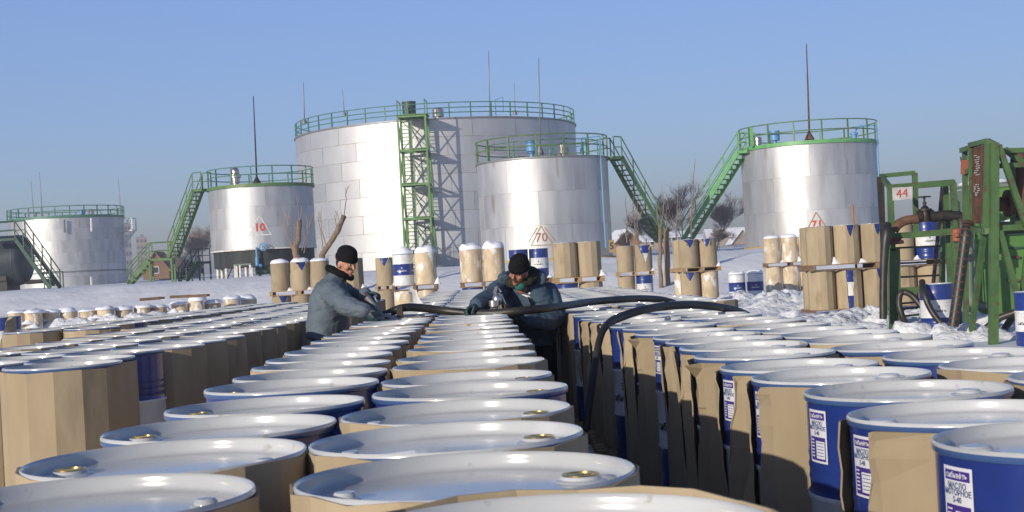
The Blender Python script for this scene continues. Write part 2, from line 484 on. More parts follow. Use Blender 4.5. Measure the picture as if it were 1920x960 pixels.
def rod(name_label, base, top, r=.04, m='iron', group='lightning rods on the tanks', foot=False):
    base = Vector(base); top = Vector(top) - base
    t = thing('lightning_rod', name_label, 'lightning rod', base, 0, group)
    part('mast', MB().tube([(0, 0, 0), top * .6, top], [r, r * .8, r * .45], 6), M[m], t, True)
    part('foot_plate', MB().lathe([(r * 5, 0), (r * 4.5, .12), (r * 1.3, .45), (r, .5)], 10), M['rust' if foot else m], t, True)
    return t

def facing(c, dang=0.0):
    """angle on a tank centred at c that faces the camera, turned by dang (positive = to the right in the picture)"""
    return math.atan2(-c.y, -c.x) + dang

# --- the big tank
d = 112.0
c = P(817, 245, d); R_B = 10.85; zb = 2.0; zt = 12.44
TB = thing('storage_tank', 'largest silver tank, built of rectangular plates, with a green ladder tower in front', 'tank', (c.x, c.y, zb), 0)
cB = Vector((c.x, c.y, 0))
plate_shell(TB, R_B, 0, zt - zb, 8, 20, M['alubig'], off=.12, gapz=.030, gapa=.035, thick=.02)
tank_roof(TB, R_B, zt - zb, .04, M['alubig'], M['greysteel'], .10)
make_railing(TB, R_B - .05, zt - zb + .05, 1.05, 44, M['greenrail'], .036)
def rel(root, p): return Vector(p) - root.location
v = rel(TB, P(768, 222, d - R_B + .6)); vent(TB, (v.x, v.y, zt - zb), .48, 1.35, M['greendark'], 'box', 'square_vent')
v = rel(TB, P(822, 226, d - R_B + 1.2)); vent(TB, (v.x, v.y, zt - zb), .42, .85, M['steel'], 'drum')
p0 = rel(TB, P(930, 222, d - R_B + 2)); z0 = zt - zb
part('davit_arm', MB().tube([(p0.x, p0.y, z0), (p0.x, p0.y, z0 + 1.3), (p0.x + .55, p0.y, z0 + 1.5), (p0.x + .55, p0.y, z0 + .5)], .05, 6), M['bluepaint'], TB)
# ladder tower
TW, TD = 1.9, 1.75
aT = facing(cB, 0); 
tp = P(774, 224, d - R_B - 1.55)
TT = thing('ladder_tower', 'green steel lattice ladder tower standing against the largest tank', 'ladder tower', (tp.x, tp.y, zg(tp.x, tp.y)), math.atan2(tp.x - cB.x, -(tp.y - cB.y)) * .6)
HT = zt - TT.location.z + .05
cor = [(-TW / 2, -TD / 2), (TW / 2, -TD / 2), (TW / 2, TD / 2), (-TW / 2, TD / 2)]
for x, y in cor: part('post', MB().box((x, y, HT / 2), (.13, .13, HT)), M['towergreen'], TT)
lev = [HT - 2.35 * i for i in range(5)]
for i, z in enumerate(lev):
    mb = MB()
    for k in range(4):
        a, b = cor[k], cor[(k + 1) % 4]
        mb.bar((a[0], a[1], z - .04), (b[0], b[1], z - .04), .10, .16)
    part('frame_ring', mb, M['towergreen'], TT)
    part('platform', MB().box((0 if i == 0 else .35 * (-1) ** i * -1, .0, z + .06), (TW + .3 if i == 0 else TW * .55, TD + .3, .05)), M['towergreen'], TT)
    zl = z - 2.35 if i < 4 else 0
    for k in (0, 1, 2, 3):
        if k == 0: continue
        a, b = cor[k], cor[(k + 1) % 4]
        mb = MB().bar((a[0], a[1], z - .1), (b[0], b[1], zl + .1), .06, .06).bar((b[0], b[1], z - .1), (a[0], a[1], zl + .1), .06, .06)
        part('cross_brace', mb, M['towergreen'], TT)
    # a ladder in this bay
    lx = -.42 if True else .42
    y0 = -TD / 2 + .35 + .5 * (i % 2)
    lad = part('ladder', MB().bar((lx - .33, y0, zl), (lx - .33, y0 + .2, z + .1), .07, .05).bar((lx + .33, y0, zl), (lx + .33, y0 + .2, z + .1), .07, .05), M['towergreen'], TT)
    rm = MB().bar((lx - .33, 0, 0), (lx + .33, 0, 0), .05, .05).mesh('rung', M['towergreen'])
    n = 9
    for q in range(n):
        t = (q + .5) / n
        link('rung', rm, lad, (0, y0 + .2 * t, zl + (z - zl) * t))
mb = MB()
for x, y in cor: mb.box((x, y, HT + .55), (.07, .07, 1.1))
mb.bar((-TW / 2, TD / 2, HT + 1.05), (-TW / 2, -TD / 2, HT + 1.05), .05, .05).bar((TW / 2, TD / 2, HT + 1.05), (TW / 2, -TD / 2, HT + 1.05), .05, .05)
part('top_rail', mb, M['greenrail'], TT)

# --- tank 10 on legs
d = 84.0; c = P(489, 349, d); zb = zg(c.x, c.y); R10 = 3.02; zt = 7.08
T10 = thing('storage_tank', 'small silver tank marked 10, black below and raised on white legs', 'tank', (c.x, c.y, zb)); c10 = c
plate_shell(T10, R10, 3.5 - zb, zt - zb, 3, 7, M['alu'], off=.4)
tank_roof(T10, R10, zt - zb, .05, M['alu'], M['green'], .16)
part('black_base', MB().lathe([(R10 - .12, 3.52 - zb), (R10 - .12, 2.50 - zb), (.01, 2.48 - zb)], 64), M['tarblack'], T10, 40)
part('base_rim', MB().lathe([(R10 - .02, 3.42 - zb), (R10 + .04, 3.42 - zb), (R10 + .04, 3.5 - zb), (R10 - .02, 3.5 - zb)], 64), M['whitepaint'], T10, 40)
a = facing(c)
for k in range(12):
    q = a + 2 * PI * k / 12 + .12
    part('leg', MB().tube([((R10 - .3) * math.cos(q), (R10 - .3) * math.sin(q), 0), ((R10 - .3) * math.cos(q), (R10 - .3) * math.sin(q), 2.49 - zb)], .09, 8), M['whitepaint'], T10, True)
part('leg_brace', MB().tube([(1, -R10 + .5, .05), (1.4, -R10 + .5, .7)], .03, 5).tube([(1.8, -R10 + .6, .05), (1.4, -R10 + .5, .7)], .03, 5).tube([(-1, -R10 + .5, .05), (-1.4, -R10 + .5, .7)], .03, 5).tube([(-1.75, -R10 + .6, .05), (-1.4, -R10 + .5, .7)], .03, 5), M['iron'], T10)
make_railing(T10, R10 + .03, zt - zb + .05, 1.0, 16, M['greenrail'], .03, levels=(1, .55))
tri_sign(T10, R10, facing(c, -.06), 4.78 - zb, 1.25, '10', .62, M['whitepaint'], M['red'], bold=.02, edge=.055)
v = rel(T10, P(442, 345, d - 1.3)); vent(T10, (v.x, v.y, zt - zb), .33, 1.22, M['steel'], 'mush')
w = rel(T10, P(490, 463, d - R10 - .25))
mb = MB()
mb.lathe([(.20, -.02), (.235, 0), (.20, .02), (.18, 0), (.20, -.02)], 20, w + Vector((.1, 0, 0)), rot=Matrix.Rotation(PI / 2, 3, 'X'))
for k in range(3): mb.bar(w + Vector((.1 + .20 * math.cos(k * PI / 3), 0, .20 * math.sin(k * PI / 3))), w + Vector((.1 - .20 * math.cos(k * PI / 3), 0, -.20 * math.sin(k * PI / 3))), .04, .04)
part('valve_wheel', mb, M['bluepaint'], T10)
mb = MB().tube([w + Vector((-.3, .1, 0)), w + Vector((-.3, .1, -.55))], .06, 8).tube([w + Vector((-.3, .12, -.55)), w + Vector((-.3, .12, -1.1))], .10, 8).ell(w + Vector((-.1, 0, -1.05)), (.11, .11, .11))
part('drain_valve', mb, M['bluepaint'], T10, 40)
q = rel(T10, P(500, 507, d - R10 + .1))
part('drain_pipe', MB().tube([q + Vector((-.6, 0, 0)), q + Vector((2.6, 0, 0))], .22, 10), M['greendark'], T10, 40)
tb = rel(T10, P(456, 496, d - R10 - .9))
part('service_platform', MB().box(tb, (.95, .6, .08)), M['greengrey'], T10)
for dx, dy in ((-.42, -.25), (.42, -.25), (.42, .25), (-.42, .25), (-.15, -.25)):
    part('platform_leg', MB().bar((tb.x + dx, tb.y + dy, 0), (tb.x + dx, tb.y + dy, tb.z - .04), .09, .09), M['whitepaint'], T10)

# --- tank 70
d = 71.0; c = P(1016, 296, d); zb = zg(c.x, c.y); R70 = 3.22; zt = 6.70; c70 = c
T70 = thing('storage_tank', 'mid-sized silver tank marked 70 in a brown double triangle', 'tank', (c.x, c.y, zb))
plate_shell(T70, R70, 0.1, zt - zb, 3, 6, M['alu'], off=.9)
part('base_ring', MB().lathe([(R70 + .02, -.15), (R70 + .12, -.15), (R70 + .12, .1), (R70 - .02, .12)], 64), M['yellow'], T70, 40)
tank_roof(T70, R70, zt - zb, .05, M['alu'], M['greysteel'], .06)
make_railing(T70, R70 + .02, zt - zb + .05, 1.02, 15, M['green'], .03, levels=(1, .5))
make_railing(T70, R70 * .86, zt - zb + .05, .8, 9, M['greenrail'], .022, levels=(1,), name='inner_handrail')
tri_sign(T70, R70, facing(c, -.07), 3.0 - zb, 1.05, '70', .60, M['brownpaint'], M['redrust'], double=True, bold=.004, edge=.045)
v = rel(T70, P(997, 292, d - 2.2)); vent(T70, (v.x, v.y, zt - zb), .24, .88, M['bluepaint'], 'box', 'blue_vent')
v = rel(T70, P(1057, 290, d - 1.9)); vent(T70, (v.x, v.y, zt - zb), .27, .72, M['steel'], 'drum')
a = facing(c, 1.02)
pp = [((R70 + .1) * math.cos(a), (R70 + .1) * math.sin(a), z) for z in (0.5, 2, 4, zt - zb + .95)]
pp.append(((R70 - .9) * math.cos(a), (R70 - .9) * math.sin(a), zt - zb + .95)); pp.append(((R70 - 1.0) * math.cos(a), (R70 - 1.0) * math.sin(a), zt - zb + .2))
part('blue_pipe', MB().tube(pp, .045, 6), M['bluepaint'], T70, 40)
a = facing(c, 1.18)
sg = part('number_plate', MB().box((0, 0, 0), (.27, .03, .60)), M['brownpaint'], T70)
sg.location = ((R70 + .25) * math.cos(a) - .1, (R70 + .25) * math.sin(a) - .3, .55)
mb = MB(); vs, fs = text2d('5', .46, .01); mb.add([(x, -.02, y) for x, y in vs], fs)
part('plate_number', mb, M['black'], sg)

# --- right tank
d = 77.0; c = P(1515, 275, d); zb = zg(c.x, c.y); RR = 3.58; zt = 7.15; cR = c
TR = thing('storage_tank', 'silver tank on the right with a green rim, a green stair and a tall rod', 'tank', (c.x, c.y, zb))
plate_shell(TR, RR, 0.12, zt - zb, 3, 6, M['alu'], off=.25)
part('base_ring', MB().lathe([(RR + .02, -.15), (RR + .1, -.15), (RR + .1, .12), (RR - .02, .14)], 64), M['yellow'], TR, 40)
tank_roof(TR, RR, zt - zb, .05, M['alu'], M['greenbright'], .17)
make_railing(TR, RR + .05, zt - zb + .1, 1.0, 16, M['green'], .03, levels=(1, .5))
tri_sign(TR, RR, facing(c, .06), 3.0 - zb, 1.25, '71', .62, M['brownpaint'], M['red'], edge=.06)
v = rel(TR, P(1453, 266, d - 2.4)); vent(TR, (v.x, v.y, zt - zb), .26, .75, M['bluepaint'], 'box', 'blue_vent')
v = rel(TR, P(1421, 270, d - 1.7)); vent(TR, (v.x, v.y, zt - zb), .22, .55, M['steel'], 'drum')
v = rel(TR, P(1410, 270, d - 1.9)); part('rail_post', MB().box((v.x, v.y, zt - zb + .55), (.16, .16, 1.0)), M['greenbright'], TR)
v = rel(TR, P(1602, 262, d - 2.0)); z0 = zt - zb
part('dip_hatch', MB().lathe([(.14, 0), (.14, .35), (.2, .36), (.2, .45), (.01, .5)], 14, (v.x, v.y, z0)).tube([(v.x, v.y, z0 + .4), (v.x + .2, v.y, z0 + .75), (v.x + .8, v.y, z0 + .8)], .04, 6), M['bluepaint'], TR, 40)
a = facing(c, 1.27)
pp = [((RR + .12) * math.cos(a), (RR + .12) * math.sin(a), z) for z in (0.4, 2, 4, zt - zb + .8)]
pp.append(((RR - .7) * math.cos(a), (RR - .7) * math.sin(a), zt - zb + .85))
part('blue_pipe', MB().tube(pp, .05, 6), M['bluepaint'], TR, 40)

# --- left far tank
d = 150.0; c = P(124, 410, d); zb = zg(c.x, c.y) - .3; RL = 5.8; zt = 9.45; cL = c
TL = thing('storage_tank', 'wide low silver tank at the far left behind the open stair', 'tank', (c.x, c.y, zb))
plate_shell(TL, RL, 0, zt - zb, 6, 9, M['alu'], off=.3)
part('lower_band', MB().lathe([(RL + .02, 1.6), (RL + .06, 1.6), (RL + .06, 1.75), (RL + .02, 1.75)], 72), M['greysteel'], TL, 40)
tank_roof(TL, RL, zt - zb, .05, M['alu'], M['greenrail'], .22)
make_railing(TL, RL + .04, zt - zb + .1, .95, 26, M['greenrail'], .045, levels=(1, .5))
v = rel(TL, P(155, 408, d - 4)); vent(TL, (v.x, v.y, zt - zb), .3, .6, M['bluepaint'], 'box', 'blue_vent')
v = rel(TL, P(172, 408, d - 4)); vent(TL, (v.x, v.y, zt - zb), .28, .65, M['steel'], 'drum')
for px, y0, y1, mm in ((65, 412, 437, 'greysteel'), (120, 412, 436, 'greysteel'), (171, 409, 434, 'whitepaint'), (171, 519, 538, 'whitepaint')):
    dd = d - math.sqrt(max(.1, RL ** 2 - ((px - 124) / 2700 * d) ** 2)) - .12
    part('wall_pipe', MB().tube([rel(TL, P(px, y0, dd)), rel(TL, P(px + 1, y1, dd))], .11, 6), M[mm], TL)
q = rel(TL, P(240, 430, d))
mb = MB().box(q + Vector((0, 0, -.15)), (1.4, 1.6, .15))
for dx in (-.65, .65):
    for dy in (-.75, .75): mb.box(q + Vector((dx, dy, .5)), (.1, .1, 1.3))
mb.bar(q + Vector((-.65, -.75, 1.1)), q + Vector((.65, -.75, 1.1)), .1, .1).bar(q + Vector((.65, -.75, 1.1)), q + Vector((.65, .75, 1.1)), .1, .1).bar(q + Vector((-.65, -.75, .6)), q + Vector((.65, -.75, .6)), .08, .08)
mb.bar(q + Vector((.6, 0, -.2)), q + Vector((-.7, 0, -1.8)), .22, .3)
part('side_gallery', mb, M['whitepaint'], TL)

# --- horizontal pressure tank
d = 84.0
r_ = 1.45
pr = P(60, 486, d); zc = pr.z
HTK = thing('pressure_tank', 'dark grey horizontal cylinder tank with a domed end at the far left edge', 'tank', (pr.x, d, zg(pr.x, d)))
zc -= HTK.location.z
prof = [(.01, 0)] + [(r_ * math.sin(t), -.62 * (1 - math.cos(t)) if False else -.62 + .62 * math.cos(t)) for t in (PI / 2 * i / 8 for i in range(1, 9))] + [(r_, -.62 - 9)]
rotm = Matrix.Rotation(PI / 2, 3, 'Y')
part('shell', MB().lathe(prof, 40, (0, 0, zc), rot=rotm), M['darktank'], HTK, 40)
for x in (-.75, -2.6, -5.5): part('weld_band', MB().lathe([(r_ - .02, x - .05), (r_ + .015, x - .04), (r_ + .015, x + .04), (r_ - .02, x + .05)], 40, (0, 0, zc), rot=rotm), M['darktank'], HTK, True)
for x in (-1.4, -4.6, -8): part('saddle', MB().box((x, 0, (zc - .9) / 2), (.5, 2.2, zc - .9)).box((x, 0, zc - 1.05), (.55, 2.5, .3)), M['dark'], HTK)
part('outlet_pipe', MB().tube([(-.3, -.3, .5), (1.2, -.3, .5)], .13, 8).ell((1.25, -.3, .5), (.2, .28, .3)), M['iron'], HTK, 40)
mb = MB()
for i in range(40):
    pass
sn = MB().lathe([(.01, .36), (.35, .34), (.8, .25), (1.1, .02)], 24, (0, 0, 0))
part('snow_cover', MB().ell((-4.6, 0, zc + r_ - .28), (4.4, .95, .36), n=20, k=8), M['snowcap'], HTK, True)
mb = MB()
for x in (.9, 2.0): mb.bar((x, -.8, 0), (x, -.8, 1.0), .06, .06)
mb.bar((.6, -.8, 1.0), (2.0, -.8, 1.0), .06, .06)
part('guard_rail', mb, M['greendark'], HTK)

# ------------------------------------------------------------------ stairways
def stairway(label, A, B, width, ntread, m, rail_h=1.0, side=None, plat=None, legs=False, mt=None, loc=None, nposts=5, group=None):
    """A top, B bottom (world); plat = length of a level platform beyond A"""
    A, B = Vector(A), Vector(B)
    mt = mt or m
    run = Vector((B.x - A.x, B.y - A.y, 0)); hd = run.normalized(); w = Vector((-hd.y, hd.x, 0))
    t = thing('metal_stairway', label, 'stairs', (B.x, B.y, B.z), 0, group)
    A = A - B; Bz = Vector((0, 0, 0))
    off = w * width / 2
    for s in (-1, 1): part('stringer', MB().bar(A + off * s, Bz + off * s, .07, .24), m, t)
    for i in range(ntread):
        p = A + (Bz - A) * ((i + .5) / ntread)
        mb = MB(); rot = Matrix((hd, w, Vector((0, 0, 1)))).transposed()
        mb.box(p, (.28, width - .08, .05), rot)
        part('tread', mb, mt, t)
    for s in (-1, 1):
        o = off * s
        mb = MB().tube([A + o + Vector((0, 0, rail_h)), Bz + o + Vector((0, 0, rail_h))], .032, 6).tube([A + o + Vector((0, 0, rail_h * .5)), Bz + o + Vector((0, 0, rail_h * .5))], .024, 5)
        if plat:
            e = A - hd * plat
            mb.tube([A + o + Vector((0, 0, rail_h)), e + o + Vector((0, 0, rail_h))], .032, 6).tube([A + o + Vector((0, 0, rail_h * .5)), e + o + Vector((0, 0, rail_h * .5))], .024, 5)
        hr = part('handrail', mb, m, t)
        for i in range(nposts):
            p = A + (Bz - A) * (i / (nposts - 1)) + o
            part('post', MB().box(p + Vector((0, 0, rail_h / 2)), (.06, .06, rail_h)), m, hr)
        if plat:
            p = A - hd * plat + o; part('post', MB().box(p + Vector((0, 0, rail_h / 2)), (.06, .06, rail_h)), m, hr)
    if plat:
        c0 = A - hd * plat / 2; rot = Matrix((hd, w, Vector((0, 0, 1)))).transposed()
        part('landing', MB().box(c0 + Vector((0, 0, -.03)), (plat + .1, width + .07, .14), rot), m, t)
    if legs:
        for s in (-1, 1):
            p = A + off * s; part('leg', MB().bar((p.x, p.y, zg(B.x + p.x, B.y + p.y) - B.z - .1), (p.x, p.y, p.z - .1), .1, .1), m, t)
            if plat:
                p = A - hd * plat + off * s; part('leg', MB().bar((p.x, p.y, zg(B.x + p.x, B.y + p.y) - B.z - .1), (p.x, p.y, p.z - .1), .1, .1), m, t)
    return t
A1 = P(371, 357, 84.0); Bm = P(325, 482, 85.5)
stairway('upper green stair flight leading up to the tank marked 10', A1, Bm, .75, 17, M['green'], plat=.75)
A2 = P(283, 487, 85.6); B2 = P(243, 533, 85.6)
lA = Vector(A2)
stairway('lower green stair flight and landing left of the tank marked 10', lA, B2, .75, 6, M['green'], plat=1.3, legs=True, nposts=3)
stairway('small dark green stair under the long stair of tank 10', P(366, 492, 87), P(343, 528, 86), .6, 5, M['greendark'], rail_h=.8, plat=1.0, legs=True, nposts=3)
stairway('green stair running down to the right from the tank marked 70', P(1156, 296, 71), P(1243, 452, 73.5), .7, 17, M['towergreen'], plat=.6, mt=M['green'])
stairway('bright green stair climbing to the left side of the right tank', P(1392, 285, 76.2), P(1288, 450, 78.6), .85, 18, M['greenbright'], plat=.5, mt=M['green'])
stairway('green stair with a platform beside the dark horizontal tank', P(38, 447, 81), P(104, 540, 80), .8, 12, M['greendark'], plat=2.4, mt=M['greendark'], nposts=5)

# ------------------------------------------------------------------ lightning rods
def rod_px(label, x0, y0, x1, y1, d, r, m='iron', foot=False):
    b = P(x0, y0, d); t = P(x1, y1, d); return rod(label, b, t, r, m, None, foot)
rod_px('dark rod rising from the roof of the tank marked 10', 482, 347, 475, 180, 83.5, .055)
rod_px('pale rod rising from the roof of the tank marked 70', 1013, 290, 1010, 108, 70.5, .04, 'greysteel')
rod_px('brown rod on a conical foot on the right tank roof', 1518, 264, 1512, 82, 75.0, .055, 'rust', True)
rod_px('thin rod at the left rear of the largest tank', 571, 232, 569, 155, 116, .05, 'greysteel')
rod_px('very thin short rod behind the left roof edge of the largest tank', 646, 218, 642, 167, 121, .04, 'greysteel')
rod_px('thin tall rod on the right half of the largest tank roof', 919, 226, 916, 95, 112, .055, 'greysteel')
rod_px('faint thin rod behind the right half of the largest tank', 966, 215, 964, 156, 121, .04, 'greysteel')
rod_px('left one of two faint rods above the far left tank', 64, 410, 58, 338, 152, .04, 'greysteel')
rod_px('right one of two faint rods above the far left tank', 80, 410, 74, 322, 152, .04, 'greysteel')
rod_px('faint rod at the right side of the far left tank', 227, 410, 222, 336, 153, .04, 'greysteel')

# ------------------------------------------------------------------ drums
DR, DH = .2935, .88
ORD = ['first', 'second', 'third', 'fourth', 'fifth', 'sixth', 'seventh', 'eighth', 'ninth', 'tenth', 'eleventh', 'twelfth', 'thirteenth', 'fourteenth', 'fifteenth', 'sixteenth', 'seventeenth', 'eighteenth', 'nineteenth', 'twentieth'] + ['twenty-' + w for w in ('first', 'second', 'third', 'fourth', 'fifth', 'sixth', 'seventh', 'eighth', 'ninth')] + ['thirtieth'] + ['thirty-' + w for w in ('first', 'second', 'third', 'fourth', 'fifth', 'sixth', 'seventh', 'eighth', 'ninth')]
def body_mesh(name, cols, mats, n):
    hoop = lambda z: [(.2865, z - .016), (.2925, z - .008), (.2935, z), (.2925, z + .008), (.2865, z + .016)]
    small = lambda z: [(.2865, z - .012), (.2890, z), (.2865, z + .012)]
    prof = [(.285, .0), (.2925, .002), (.2925, .016), (.2865, .022)] + [(.2865, .12)] + small(.16) + small(.20) + hoop(.295) + [(.2865, .44)] + hoop(.588) + small(.640) + small(.675) + small(.71) + [(.2865, .80), (.2865, .862), (.2915, .864)]
    mis = []
    for i in range(len(prof) - 1):
        z = (prof[i][1] + prof[i + 1][1]) / 2
        mis.append(cols[0] if z < .285 else cols[1] if z < .598 else cols[2])
    return MB().lathe(prof, n, mis=mis).mesh(name, mats, 50)
def lid_mesh(n, rimmat):
    prof = [(.2905, .858), (.2930, .861), (.2935, .872), (.2925, .878), (.2900, .8805), (.2870, .879), (.2850, .874), (.2842, .866), (.2830, .857), (.2800, .8515), (.2740, .8490), (.2560, .8483), (.2535, .8483), (.2500, .8503), (.2450, .8508), (.15, .8515), (.002, .8515)]
    mis = [1, 1] + [0] * (len(prof) - 3)
    return MB().lathe(prof, n, mis=mis).mesh('lid', [M['white'], rimmat], 60)
BODY = {}
for key, cols, mats in (('bwb', (0, 1, 0), (M['blue'], M['bandwhite'])), ('wbw', (1, 0, 1), (M['blue'], M['bandwhite']))):
    BODY[key] = (body_mesh('steel_body', cols, mats, 40), body_mesh('steel_body', cols, mats, 20))
LID = (lid_mesh(64, M['rimblue']), lid_mesh(28, M['rimblue']))
def bung(rb, gold):
    mb = MB().lathe([(rb * 1.55, -.001), (rb * 1.4, .003), (rb * 1.12, .0045), (rb * 1.06, .0095), (rb, .0105)], 20)
    mb.mi = 1
    if gold:
        mb.lathe([(rb, .0105), (rb * .97, .013), (rb * .78, .013), (rb * .72, .006), (.0005, .006)], 20, mis=[1] * 4)
        mb.box((0, 0, .009), (rb * 1.3, rb * .35, .007))
    else:
        mb.lathe([(rb, .0105), (rb * .9, .014), (rb * .4, .0155), (.0005, .0155)], 20, mis=[1] * 3)
    return mb.mesh('bung', [M['white'], M['gold'] if gold else M['white']], 40)
BUNG_G, BUNG_W, BUNG_S = bung(.034, True), bung(.034, False), bung(.019, False)
CAPS = []
for k in range(4):
    mb = MB(); pr = [(.285, .0), (.296, .018), (.283, .05), (.24, .075 + .01 * k), (.15, .098 + .01 * k), (.002, .105 + .012 * k)]
    mb.lathe(pr, 18)
    mb.v = [(x * (1 + .05 * noise.noise((x * 4, y * 4, k))), y * (1 + .05 * noise.noise((y * 4, x * 4, k + 9))), z * (1 + .5 * noise.noise((x * 5 + k, y * 5, 2)))) for x, y, z in mb.v]
    CAPS.append(mb.mesh('snow_cap', M['snowcap'], True))
SKIRT = []
for k in range(3):
    mb = MB(); rr = random.Random(k)
    mb.lathe([(.001, .15), (.045, .125), (.10, .06), (.16, .0)], 14)
    mb.v = [(x * (1 + .45 * noise.noise((x * 11 + k, z * 9, 1))), y * .6, z * (1 + .6 * noise.noise((x * 12, y * 8, k)))) for x, y, z in mb.v]
    SKIRT.append(mb.mesh('snow_pile', M['snowcap'], True))

_sl = {}
def sleeve_mesh(nf=14, top=.868, tears=(), seed=0, m='kraft', r=.2965, bottom=0.0, wob=1.0):
    key = (nf, top, tears, seed, m, r)
    if key in _sl: return _sl[key]
    rr = random.Random(seed * 7 + nf); step = 2 * PI / nf; off = rr.random() * step
    def rad(a):
        q = (a - off) % step - step / 2
        return r / math.cos(q) if nf < 24 else r
    zs = [bottom, .25, .42, .52, .60, .68, .74, .80, .84, top] if tears else [bottom, .3, .6, top]
    bm = bmesh.new()
    tears = sorted(tears, key=lambda t: t[0])
    wobs = [1 + wob * .008 * rr.uniform(-1, 1) for _ in range(nf + 1)]
    if not tears: panels = [(off, off + 2 * PI, None, None)]
    else:
        panels = []
        for i, t in enumerate(tears):
            nx_ = tears[(i + 1) % len(tears)]
            panels.append((t[0], nx_[0] + (2 * PI if i == len(tears) - 1 else 0), t, nx_))
    jit = {}
    def half(t, z, side):
        if t is None: return 0
        tw, dep = (t[1] if side == 1 else t[3]) * 2, t[2]
        s = (z - (top - dep)) / dep
        if s <= 0: return 0
        j = jit.setdefault((t[0], round(z, 3), side), rr.uniform(-.035, .035) * min(1, s * 3))
        return max(.0, tw / 2 * s ** .75 + j)
    for a0, a1, t0, t1 in panels:
        corners = [a0]
        k = math.ceil((a0 - off) / step + 1e-6)
        while off + k * step < a1 - 1e-6:
            corners.append(off + k * step); k += 1
        corners.append(a1)
        rows = []
        for zi, z in enumerate(zs):
            l = a0 + half(t0, z, 1); h = a1 - half(t1, z, -1)
            row = []
            for ci, a in enumerate(corners):
                b = min(max(a, l), h)
                q = rad(b) * (1 + (wobs[ci % nf] - 1) * (z / top))
                if tears:
                    for tt, e in ((t0, l), (t1, h)):
                        if tt is not None and abs(b - e) < .25:
                            s = max(0, (z - (top - tt[2])) / tt[2]); q += .022 * s * (1 - abs(b - e) / .25) * rr.uniform(.4, 1.3)
                zz = z
                if zi == len(zs) - 1: zz += rr.uniform(-.006, .004) * wob
                row.append(bm.verts.new((q * math.cos(b), q * math.sin(b), zz)))
            rows.append(row)
        for i in range(len(zs) - 1):
            for j in range(len(corners) - 1):
                try: bm.faces.new((rows[i][j], rows[i][j + 1], rows[i + 1][j + 1], rows[i + 1][j]))
                except ValueError: pass
    bmesh.ops.remove_doubles(bm, verts=bm.verts, dist=.0008)
    bmesh.ops.dissolve_degenerate(bm, dist=.0005, edges=bm.edges)
    bmesh.ops.recalc_face_normals(bm, faces=bm.faces)
    n0 = len(bm.faces)
    bmesh.ops.solidify(bm, geom=list(bm.faces), thickness=.0045)
    me = bpy.data.meshes.new('cardboard_sleeve'); bm.to_mesh(me); bm.free()
    me.materials.append(M[m])
    if nf >= 24: me.shade_smooth(); me.set_sharp_from_angle(angle=R(40))
    _sl[key] = me
    return me
# printed band with the name and mark, wrapped on the drum
def band_text(col_m, z, ang, rad=.2885):
    mb = MB()
    on_cyl(mb, text2d('сибнефть', .062, .001), rad, ang, z - .025)
    n = 18; vs = []; fs = []
    for i in range(n + 1):
        a = -2.2 + 4.9 * i / n
        w = .007 * (1 - abs(i / n - .4))
        vs += [((.019 + w) * math.cos(a), (.019 + w) * math.sin(a)), ((.019 - w * .6) * math.cos(a), (.019 - w * .6) * math.sin(a))]
    for i in range(n): fs.append((2 * i, 2 * i + 2, 2 * i + 3, 2 * i + 1))
    on_cyl(mb, (vs, fs), rad, ang, z + .055)
    on_cyl(mb, ([(.009 * math.cos(2 * PI * i / 10), .009 * math.sin(2 * PI * i / 10)) for i in range(10)], [tuple(range(10))]), rad, ang + .01, z + .055)
    return mb.mesh('printed_name', col_m)
TXT_DARK = band_text(M['black'], .43, 0)
TXT_WHITE = band_text(M['bandwhite'], .43, 0)
def sticker():
    mb = MB(); rd = .2885; a = 0; z = .765; w, h = .102, .150
    on_cyl(mb, rect2d(w, h), rd, a, z)
    mb.mi = 1
    on_cyl(mb, rect2d(w * .86, h * .135), rd + .0006, a, z + h * .385)
    on_cyl(mb, rect2d(w * .86, h * .45), rd + .0006, a, z - h * .235)
    mb.mi = 0
    on_cyl(mb, rect2d(w * .46, h * .33, cx=w * .17), rd + .0012, a, z - h * .25)
    on_cyl(mb, text2d('сибнефть', .0165, .0003), rd + .0012, a, z + h * .385)
    mb.mi = 2
    on_cyl(mb, text2d('МАСЛО', .0170, .0005), rd + .0008, a, z + h * .245)
    on_cyl(mb, text2d('МОТОРНОЕ', .0165, .0005), rd + .0008, a, z + h * .155)
    on_cyl(mb, text2d('5-40', .0165, .0005), rd + .0008, a, z + h * .06)
    for k in range(5): on_cyl(mb, rect2d(w * .36, .0022, 3, cx=w * .17), rd + .0018, a, z - h * (.12 + .06 * k))
    mb.mi = 0
    on_cyl(mb, text2d('сибнефть', .018, .0002), rd + .0012, a - w * .28 / rd, z - h * .25, rot90=True) if False else None
    for k in range(6): on_cyl(mb, rect2d(w * .2, .0035, 2, cx=-w * .28), rd + .0012, a, z - h * (.07 + .062 * k))
    return mb.mesh('printed_label', [M['paper'], M['purple'], M['ink']])
STICK = sticker()

